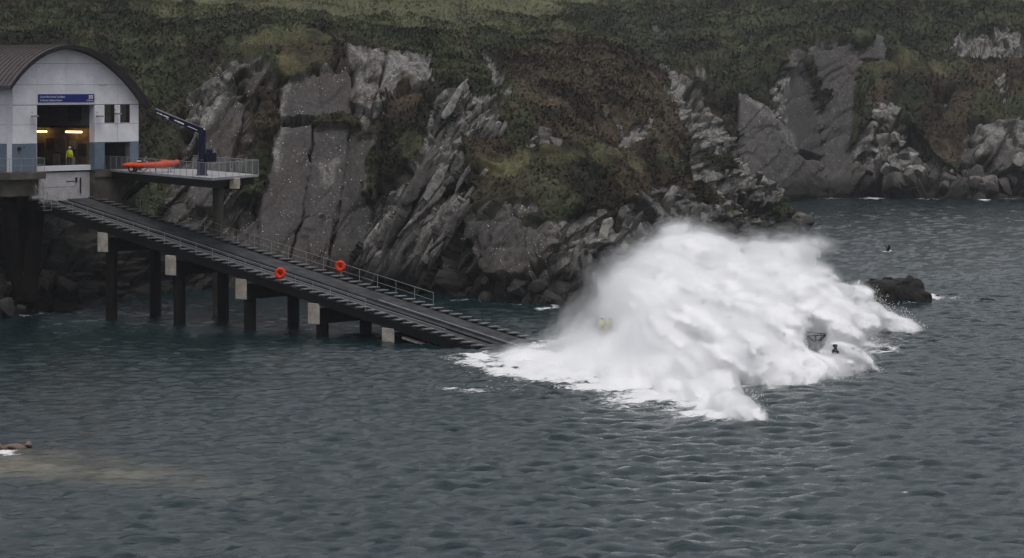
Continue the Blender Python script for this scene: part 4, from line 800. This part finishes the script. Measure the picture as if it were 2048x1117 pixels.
MB().path([(-.2, -.3, .2), (-.05, -.3, .5), (.25, -.3, .52), (.4, -.3, .2)], .015).build('grab_line', M['rubber'], bo)
tr = empty('launch_trolley', (ib.x, ib.y, DZ), -.08); tag(tr, 'grey wheeled launch trolley under the orange inflatable boat', 'trolley')
MB().beam((-2, -.5, .38), (1.8, -.5, .38), .08, .1).beam((-2, .5, .38), (1.8, .5, .38), .08, .1).beam((-1.5, -.5, .32), (-1.5, .5, .32), .08, .08).beam((1, -.5, .32), (1, .5, .32), .08, .08).build('frame', M['galv'], tr)
MB().beam((-.9, -.5, .4), (-.5, -.5, .05), .05, .06).beam((-.1, -.5, .4), (-.5, -.5, .05), .05, .06).beam((1.5, -.5, .35), (1.5, -.5, .0), .06, .06).beam((1.5, .5, .35), (1.5, .5, .0), .06, .06).build('brace', M['galv'], tr)
for x, y_ in ((-1.45, -.62), (-1.45, .62)):
    wh = MB().torus((x, y_, .27), .2, .075, (0, 1, 0), 20, 8).build('wheel', M['rubber'], tr, smooth=True); MB().tube((x, y_-.05, .27), (x, y_+.05, .27), .15, 14).build('rim', M['print_white'], wh)
# ------------------------------------------------------------------ people
def person(loc, rz, J, cloth, legs, label, lean=0, helmet=None, vest=None):
    """one continuous skinned body; J overrides joint places"""
    j = dict(pel=(0, 0, .95), wst=(0, 0, 1.08), chs=(0, 0, 1.32), nk0=(0, 0, 1.48), nk=(0, .01, 1.55), hd=(0, .02, 1.64), top=(0, .01, 1.74),
             shl=(-.19, 0, 1.43), ell=(-.25, .0, 1.16), wrl=(-.25, .12, .93), hal=(-.25, .16, .86), shr=(.19, 0, 1.43), elr=(.25, 0, 1.16), wrr=(.25, .12, .93), har=(.25, .16, .86),
             hpl=(-.1, 0, .9), knl=(-.11, .03, .5), anl=(-.11, 0, .09), tol=(-.12, .17, .04), hpr=(.1, 0, .9), knr=(.11, .03, .5), anr=(.11, 0, .09), tor=(.12, .17, .04))
    j.update(J)
    rad = dict(pel=.15, wst=.14, chs=.16, nk0=.09, nk=.06, hd=.095, top=.07, shl=.075, ell=.052, wrl=.036, hal=.034, shr=.075, elr=.052, wrr=.036, har=.034, hpl=.1, knl=.07, anl=.05, tol=.04, hpr=.1, knr=.07, anr=.05, tor=.04)
    ed = [('pel', 'wst'), ('wst', 'chs'), ('chs', 'nk0'), ('nk0', 'nk'), ('nk', 'hd'), ('hd', 'top'), ('nk0', 'shl'), ('shl', 'ell'), ('ell', 'wrl'), ('wrl', 'hal'), ('nk0', 'shr'), ('shr', 'elr'), ('elr', 'wrr'), ('wrr', 'har'),
          ('pel', 'hpl'), ('hpl', 'knl'), ('knl', 'anl'), ('anl', 'tol'), ('pel', 'hpr'), ('hpr', 'knr'), ('knr', 'anr'), ('anr', 'tor')]
    names = list(j); co = [Vector(j[k]) for k in names]; rr = [rad[k] for k in names]; E = [(names.index(a), names.index(b)) for a, b in ed]
    for sfx in 'lr':
        h = Vector(j['ha'+sfx]); d = (h-Vector(j['wr'+sfx])).normalized(); s_ = d.cross(Vector((0, 0, 1))).normalized() if abs(d.z) < .95 else Vector((0, 1, 0)); p_ = names.index('ha'+sfx)
        for q, (off, ln) in enumerate(((-.03, .07), (-.01, .085), (.01, .08), (.03, .065), (-.045, .05))):
            base = len(co); k1 = h+s_*off+d*ln*.5*(.4 if q == 4 else 1); k2 = k1+(d*.8+Vector((0, .3, -.2))).normalized()*ln*.5+(s_*-.02 if q == 4 else Vector())
            co += [k1, k2]; rr += [.009, .008]; E += [(p_, base), (base, base+1)]
    me = bpy.data.meshes.new('person'); me.from_pydata([tuple(c) for c in co], E, [])
    o = bpy.data.objects.new('person', me); COL.objects.link(o)
    o.modifiers.new('s', 'SKIN'); sv = me.skin_vertices[0].data
    for i, r_ in enumerate(rr): sv[i].radius = (r_, r_*.85); sv[i].use_root = (i == 0)
    ss_ = o.modifiers.new('d', 'SUBSURF'); ss_.levels = 2; ss_.render_levels = 2
    dg = bpy.context.evaluated_depsgraph_get(); ev = bpy.data.meshes.new_from_object(o.evaluated_get(dg)); bpy.data.objects.remove(o)
    ev.name = 'person'; ev.materials.clear()
    for mt in (cloth, legs, M['skin'], M['rubber']): ev.materials.append(mt)
    hal, har, nk = Vector(j['hal']), Vector(j['har']), Vector(j['nk'])
    for p in ev.polygons:
        c_ = p.center; p.use_smooth = True
        p.material_index = 2 if c_.z > nk.z+.01 and (c_-nk).length < .35 else 2 if min((c_-hal).length, (c_-har).length) < .09 else 3 if c_.z < .1 else 1 if c_.z < .93 else 0
    o = link('person', ev, None, None, loc, (lean, 0, rz)); tag(o, label, 'person')
    hd = Vector(j['hd'])
    MB().ball(hd+Vector((-.035, .088, .0)), .014, n=8, m=5).ball(hd+Vector((.035, .088, .0)), .014, n=8, m=5).build('eyes', M['rubber'], o)
    MB().rings([[hd+Vector((x, y_, z)) for x, y_ in ((-.012, .085), (.012, .085), (0, .09+e))] for z, e in ((.02, .005), (-.035, .03))]).build('nose', M['skin'], o)
    MB().box(hd+Vector((-.025, .085, -.062)), hd+Vector((.025, .093, -.052))).build('mouth', M['red'], o); MB().ball(hd+Vector((-.095, 0, -.01)), .012, .025, .035).ball(hd+Vector((.095, 0, -.01)), .012, .025, .035).build('ears', M['skin'], o)
    if helmet:
        rg = [[hd+Vector((math.cos(t)*r_, math.sin(t)*r_*1.12, z)) for t in [2*math.pi*k/14 for k in range(14)]] for z, r_ in ((.015, .135), (.06, .133), (.12, .105), (.155, .05))]; MB().rings(rg).build('helmet', helmet, o, smooth=True)
    else: MB().rings([[hd+Vector((math.cos(t)*r_, math.sin(t)*r_*1.08-.015, z)) for t in [2*math.pi*k/14 for k in range(14)]] for z, r_ in ((.03, .108), (.07, .112), (.115, .085), (.14, .03))]).build('hair', M['fascia'], o, smooth=True)
    if vest:
        ch = Vector(j['chs']); MB().rings([[ch+Vector((math.cos(t)*r_*1.25, math.sin(t)*r_, z)) for t in [2*math.pi*k/16 for k in range(16)]] for z, r_ in ((-.28, .165), (-.1, .175), (.06, .175), (.13, .12))]).build('vest', vest, o, smooth=True)
    return o
BHM = Matrix.Translation(C0) @ Matrix.Rotation(RZ, 4, 'Z')
t_, z_ = front(139, 310, -1.6); person(BHM @ Vector((t_, 1.6, DB-.3)), RZ+2.4, {}, M['hivis'], M['trousers'], 'person in yellow hi-vis jacket and dark trousers standing inside the boathouse door', 0, M['helmet'], M['hivis'])
# ------------------------------------------------------------------ the lifeboat plunging into the sea
T0 = TOE+U*3.4; T0.z = 0
BL = 19.0; hdg = math.atan2(V_.y, V_.x); boat = empty('lifeboat', T0+V_*(27.2-BL)+Vector((0, 0, .0)), hdg); boat.rotation_euler = (0, math.radians(1.5), hdg)
tag(boat, 'blue and orange lifeboat hidden in the white spray of its launch', 'lifeboat')
rg = []
for s_, bw, kl, sh in ((0, 2.3, -.7, .75), (.15, 2.5, -.9, .75), (.4, 2.6, -1.0, .8), (.65, 2.3, -.9, .95), (.82, 1.6, -.6, .95), (.93, .8, -.3, 1.0), (1, .08, .2, 1.05)):
    x = s_*BL; rg.append([(x, -bw, sh), (x, -bw*.92, .1), (x, -bw*.5, kl*.7), (x, 0, kl), (x, bw*.5, kl*.7), (x, bw*.92, .1), (x, bw, sh)])
MB().rings(rg).build('hull', M['hull_blue'], boat)
MB().rings([[(s_*BL, -bw-.04, sh-.16), (s_*BL, -bw-.04, sh+.06), (s_*BL, bw+.04, sh+.06), (s_*BL, bw+.04, sh-.16)] for s_, bw, sh in ((0, 2.3, .75), (.4, 2.6, .8), (.65, 2.3, .95), (.82, 1.6, .95), (.93, .8, 1.0), (1, .1, 1.05))]).build('fender', M['deck'], boat)
sup = MB().rings([[(x, -w_, z0), (x, -w_*.8, z1), (x, w_*.8, z1), (x, w_, z0)] for x, w_, z0, z1 in ((4.5, 1.5, .75, 1.5), (5.2, 1.6, .75, 2.3), (9.0, 1.6, .8, 2.4), (11.0, 1.4, .85, 1.5), (13, 1.0, .95, 1.25))]).build('wheelhouse', M['boat_orange'], boat)
for y_ in (-1.0, 0, 1.0): MB().hexa([(9.35, y_-.4, 2.05), (9.35, y_+.4, 2.05), (10.3, y_+.38, 1.7), (10.3, y_-.38, 1.7), (9.38, y_-.4, 2.3), (9.38, y_+.4, 2.3), (10.33, y_+.38, 1.95), (10.33, y_-.38, 1.95)]).build('window', M['glass'], sup)
# rail frame at the bow and the bow fitting with its lamp
inv = (Matrix.Translation(boat.location) @ boat.rotation_euler.to_matrix().to_4x4()).inverted()
def bp_(x, y, Y): return inv @ P(x, y, Y)
Yf = 178.6; fr = MB()
for seg in (((1609.5, 672), (1609.5, 667), (1613, 664.8), (1650, 668.5), (1652, 670.5), (1616, 672.8), (1600, 672.8)), ((1616, 673), (1628.5, 684)), ((1631.5, 673), (1631.5, 684)), ((1642, 669), (1642, 684.5)), ((1650, 671), (1636, 682)), ((1651, 671.5), (1642.5, 681)), ((1636, 681), (1642.5, 681))):
    fr.path([bp_(x, y, Yf) for x, y in seg], .03, 6)
fr.build('bow_rail', M['rubber'], boat)
pf = bp_(1672, 704, 178.4); MB().ball(pf, .21, .19, .17).ball(pf+Vector((-.16, 0, .02)), .13, .13, .15).build('fairlead', M['rubber'], boat, smooth=True)
MB().beam(pf+Vector((-.03, 0, .05)), pf+Vector((-.08, 0, .42)), .12, .14).box(pf+Vector((-.19, -.1, .3)), pf+Vector((.03, .1, .46))).build('lamp_post', M['rubber'], boat); MB().ball(pf+Vector((-.14, -.08, .2)), .06).build('bow_lamp', M['helmet'], boat)
for px_, rz_, J, lb in ((1201, hdg-1.9, dict(ell=(-.28, .05, 1.2), wrl=(-.22, .28, 1.25), hal=(-.2, .35, 1.28)), 'crew member in pale yellow oilskins at the stern, left of the pair, in spray'), (1214, hdg-1.5, dict(elr=(.27, .02, 1.18), wrr=(.2, .25, 1.1), har=(.18, .32, 1.1)), 'crew member in pale yellow oilskins and white helmet at the stern, right of the pair')):
    c = P(px_, 660, 190.6); c.z = .82; person(c, rz_, J, M['oilskin'], M['oilskin'], lb, -.12, M['helmet'], M['oilskin'])
# ------------------------------------------------------------------ spray
blobs = []     # (px, py, distance, radius, flatten z)
for q in ((1345, 512, 203, 1.6), (1300, 540, 200, 1.4), (1400, 528, 203, 2.0), (1330, 570, 197, 2.4), (1450, 545, 205, 2.0), (1520, 538, 209, 1.9), (1570, 530, 212, 1.6), (1608, 522, 215, 1.15), (1634, 512, 217, .65), (1260, 590, 195, 1.9), (1225, 630, 193, 1.2), (1470, 610, 198, 2.8), (1380, 630, 192, 3.0), (1295, 645, 191, 2.6), (1265, 700, 187, 2.0),
  (1335, 705, 182, 2.9), (1430, 690, 182, 2.8), (1520, 650, 187, 2.5), (1500, 600, 200, 2.6), (1555, 590, 203, 2.2), (1590, 615, 196, 2.1), (1635, 610, 198, 1.6), (1610, 570, 208, 1.3), (1400, 760, 170, 2.0), (1310, 765, 172, 1.7), (1435, 795, 162, 1.55), (1465, 825, 156, 1.0), (1482, 842, 152.5, .65), (1492, 849, 151, .45), (1190, 676, 189, 1.0), (1222, 690, 188, 1.3), (1385, 805, 162, 1.2), (1340, 795, 165, 1.1), (1250, 755, 175, 1.2), (1200, 735, 180, .95),
  (1500, 735, 172, 2.3), (1540, 770, 169, 1.5), (1560, 795, 166, .95), (1480, 700, 178, 2.4), (1545, 690, 176, 1.8), (1585, 745, 172, 1.4), (1630, 745, 172, 1.1), (1662, 742, 172.5, .95), (1684, 748, 172, .7), (1690, 766, 170.5, .42), (1600, 770, 169, .8), (1660, 650, 190, 1.5), (1690, 690, 185, 1.3), (1708, 722, 181, .8), (1718, 735, 179.5, .4), (1690, 640, 194, 1.2), (1720, 650, 195, .8),
  (1745, 625, 207, .9), (1780, 642, 208, .65), (1805, 655, 208, .4), (1818, 662, 207, .2), (1680, 590, 212, .9), (1655, 560, 216, .6), (1720, 600, 211, .6)): blobs.append((*q, 1.0))
for q in ((1000, 718, 190, 1.3, .3), (1060, 722, 187, 1.9, .35), (960, 722, 189, .9, .22), (1130, 735, 183, 2.2, .4), (1190, 745, 179, 2.0, .45), (1120, 690, 195, 1.2, .4), (1170, 680, 197, 1.2, .55), (1185, 700, 189, 1.5, .6), (1215, 715, 186, 1.6, .7), (1160, 712, 188, 1.5, .45), (1250, 780, 170, 1.7, .35), (1320, 808, 163.5, 1.6, .35), (1390, 828, 158, 1.4, .35), (1450, 845, 153, 1.0, .3)): blobs.append(q)
res = .17; lo = np.array([-4.5, 149.5, -.5]); hi = np.array([31.5, 221, 9.4])
ax = [np.arange(lo[i], hi[i], res, dtype=np.float32) for i in range(3)]; gx3, gy3, gz3 = np.meshgrid(*ax, indexing='ij')
def union(blobs, kk, ry_=1.7):
    out_ = np.full(gx3.shape, -6., np.float32)
    for px_, py_, Y, r_, fz in blobs:
        c = P(px_, py_, Y)
        sel = tuple(slice(max(0, int((c[i]-lo[i]-(r_+4.5)*(ry_ if i == 1 else 1))/res)), max(0, int((c[i]-lo[i]+(r_+4.5)*(ry_ if i == 1 else 1))/res))) for i in range(3))
        x, y, z = gx3[sel], gy3[sel], gz3[sel]
        d = r_-np.sqrt((x-c.x)**2+((y-c.y)/ry_)**2+((z-c.z)/fz)**2)
        a = out_[sel]; h = np.clip(.5+.5*(d-a)/kk, 0, 1); out_[sel] = a*(1-h)+d*h+kk*h*(1-h)
    return out_
sd3 = union(blobs, .6)
# the water is flung outwards: streaks run along the throw, billows across it
ox, oy, oz = 3.5, 196.0, 8.5; dx, dy, dz = gx3-ox, (gy3-oy)*.4, gz3-oz; rr_ = np.sqrt(dx*dx+dy*dy+dz*dz)+.5
near_ = sd3 > -3.2
def on(fn):
    o_ = np.zeros(gx3.shape, np.float32); o_[near_] = fn(gx3[near_], gy3[near_], gz3[near_], dx[near_]/rr_[near_], dy[near_]/rr_[near_], dz[near_]/rr_[near_], rr_[near_]); return o_
n1 = on(lambda x, y, z, a, b, c, r: fbm(x/3.0, y/4.5, z/3.0, 3, 101))
st_ = on(lambda x, y, z, a, b, c, r: fbm(a*11+r*.07, b*11, c*11-r*.05, 4, 140))
n2 = on(lambda x, y, z, a, b, c, r: fbm(x/.9, y/1.4, z/.9, 3, 120))
pf_ = on(lambda x, y, z, a, b, c, r: np.abs(.3*fbm(x/3.4, y/4.4, z/3.4, 2, 160)+.8*fbm(a*6+r*.09, b*6, c*6-r*.06, 3, 161)))
right = np.clip((gx3-4)/14, 0, 1); low = np.clip(1.6-gz3, 0, 1)
field = sd3+.6*n1+(1.8*pf_-.22)+(.45-np.abs(st_)*2.6)*(.4+1.0*right)+(np.abs(n2)*1.4-.33)*(.08+.55*right)+.05
# gaps in the spray: round the bow rail and before the crew at the stern
gap = 2.1*np.exp(-((gx3-19.6)/1.25)**2-((gz3-2.25)/.52)**2)*np.clip((181.5-gy3)/2, 0, 1)+.75*np.exp(-((gx3-6.0)/1.1)**2-((gz3-2.0)/.9)**2)*np.clip((192.5-gy3)/2, 0, 1)
field = field-gap.astype(np.float32)
soft = np.clip((11-gx3)/8, 0, 1)*.75*np.clip(gz3/1.2, .1, 1)+np.clip((gz3-4)/3.5, 0, 1)*.3+.1+.04*np.clip((gx3-14)/6, 0, 1)*np.clip((gz3-2)/2, 0, 1)
ghost = union([(*q, 1.0) for q in ((1205, 615, 195, .9), (1180, 655, 193, .8), (1235, 570, 197, .9), (1280, 530, 200, .8), (1340, 495, 203, .7), (1450, 505, 206, .8), (1560, 505, 212, .6), (1660, 540, 216, .6), (1730, 585, 212, .5), (1745, 660, 200, .9), (1725, 700, 190, .6), (1570, 815, 164, .6), (1520, 805, 164, .8))], .6)
mistf = np.maximum(field, np.minimum(ghost+.6*n1-.35*np.abs(st_)+.2*n2, .35)-.3)
def vol(name, dens, f, st=1):
    Vv, Q = nets(np.pad(f[::st, ::st, ::st], 1, constant_values=-9), lo-res*st, res*st, 0); me = fastmesh(name, Vv, Q); m, n, out = newmat(name)
    pv = nd(n, 'ShaderNodeVolumePrincipled', i_Density=dens, i_Anisotropy=.0); pv.inputs['Color'].default_value = (.99, .99, .995, 1); n.links.new(pv.outputs[0], out.inputs['Volume'])
    o = link(name, me, m, spray); o['kind'] = 'stuff'; return o
m, n, out = newmat('white_water'); b = nd(n, 'ShaderNodeBsdfPrincipled', i_Roughness=1.0); b.inputs['Specular IOR Level'].default_value = 0
b.inputs['Base Color'].default_value = (.95, .95, .965, 1); n.links.new(b.outputs[0], out.inputs[0])
Vv, Q = nets(np.pad(field-.12-soft*1.5, 1, constant_values=-9), lo-res, res, 0); cme = fastmesh('spray', Vv, Q); cme.polygons.foreach_set('use_smooth', np.ones(len(cme.polygons), bool))
spray = link('spray', cme, m); tag(spray, 'towering burst of white spray thrown up by the launching lifeboat', 'spray', None, 'stuff')
fill = np.maximum(field, sd3+.6*n1-.8*np.abs(st_)+.3-.25*right*np.abs(n2)-gap.astype(np.float32))
vol('thick_mist', 1.0, fill-soft*.5); vol('mist', .22, mistf+soft*.5, 2); vol('mist', .08, mistf+soft*1.1+.08, 2); vol('thin_mist', .04, mistf+soft*1.9+.2, 2)
# flung droplets along the torn edges
r = np.random.default_rng(5); e = np.argwhere((field > -.7) & (field < -.18) & (gz3 < 3.2) & (gz3 > .1)); e = e[r.choice(len(e), min(len(e), 30000), replace=False)]; keep = r.random(len(e)) < np.clip((gx3[tuple(e.T)]-8)/14, .02, 1)*np.clip(1.25-gz3[tuple(e.T)]/4, .05, 1); e = e[keep]
c = e*res+lo+r.normal(0, .12, e.shape); s_ = (.008+.022*r.random((len(c), 1))**3)
tet = np.array([(1, 1, 1), (-1, -1, 1), (-1, 1, -1), (1, -1, -1)])*1.0
V4 = (c[:, None, :]+tet[None]*s_[:, None]*np.array([1, 1, 1.3])).reshape(-1, 3); FA = (np.arange(len(c))[:, None, None]*4+np.array([(0, 1, 2), (0, 3, 1), (0, 2, 3), (1, 3, 2)])[None]).reshape(-1, 3)
o = link('droplets', fastmesh('droplets', V4, FA), m, spray); o['kind'] = 'stuff'
# ------------------------------------------------------------------ gulls
def gull(loc, rz, flying, label, s=1.0, wing=.9):
    o = empty('gull', loc, rz); o.scale = (s, s, s); tag(o, label, 'gull', 'gulls round the launch')
    body = MB().rings([[(x, math.cos(t)*r_, z+math.sin(t)*r_) for t in [2*math.pi*k/10 for k in range(10)]] for x, r_, z in ((-.3, .015, .02), (-.2, .05, .01), (0, .085, 0), (.14, .075, .02), (.2, .05, .05), (.25, .055, .08), (.3, .045, .085), (.335, .012, .075))]).build('body', M['gull_white'], o, smooth=True)
    MB().rings([[(.33, y_, z+.075) for y_, z in ((-.014, -.012), (.014, -.012), (0, .016))], [(.4, y_, z+.065) for y_, z in ((-.003, -.004), (.003, -.004), (0, .004))]]).build('beak', M['beak'], o)
    MB().hexa([(-.42, -.09, .015), (-.42, .09, .015), (-.25, .03, .01), (-.25, -.03, .01), (-.42, -.09, .025), (-.42, .09, .025), (-.25, .03, .03), (-.25, -.03, .03)]).build('tail', M['gull_white'], o)
    for s_ in (-1, 1):
        if flying:
            a, b_, c_ = (0, .06*s_, .05), (.06, .36*s_, .05+.34*wing), (-.12, .68*s_, .05+.62*wing)
            MB().rings([[(p[0]+cx, p[1], p[2]), (p[0]+cx*.2, p[1], p[2]+.018), (p[0]-cx*1.1, p[1], p[2]), (p[0]-cx*.2, p[1], p[2]-.008)] for p, cx in ((a, .11), (b_, .1), (c_, .02))]).build('wing', M['gull_dark'], o)
        else:
            MB().rings([[(x, s_*(.07+e), z0), (x, s_*(.1+e), (z0+z1)/2), (x, s_*(.05+e), z1)] for x, z0, z1, e in ((.12, -.02, .07, 0), (-.1, -.03, .07, 0), (-.4, .0, .02, -.05))]).build('wing', M['gull_dark'], o)
            MB().tube((.0, s_*.03, -.05), (.0, s_*.03, -.22), .01, 5).build('leg', M['beak'], o)
    return o
gull(P(1775, 504, 225), .15, True, 'gull flying with raised dark wings above the sea on the right', 1.05)
gull(P(1222, 565, 198), 1.0, True, 'pale gull flying at the left edge of the spray, before the headland', .75, .6)
ci = W0(1785, 607); gs = gull((ci.x-2.5, ci.y+2.6, 1.5), 1.2, False, 'gull standing on the low left end of the black islet', 1.0); gs.rotation_euler = (0, -.5, 1.2)
# ------------------------------------------------------------------ sea haze
hz = MB().box((-1900, -1900, -8), (1900, 1900, 75)).build('haze', None); tag(hz, kind='stuff')
m, n, out = newmat('haze'); pv = nd(n, 'ShaderNodeVolumePrincipled', i_Density=.00011, i_Anisotropy=.2); pv.inputs['Color'].default_value = (.95, .96, 1, 1); n.links.new(pv.outputs[0], out.inputs['Volume']); hz.data.materials.append(m)
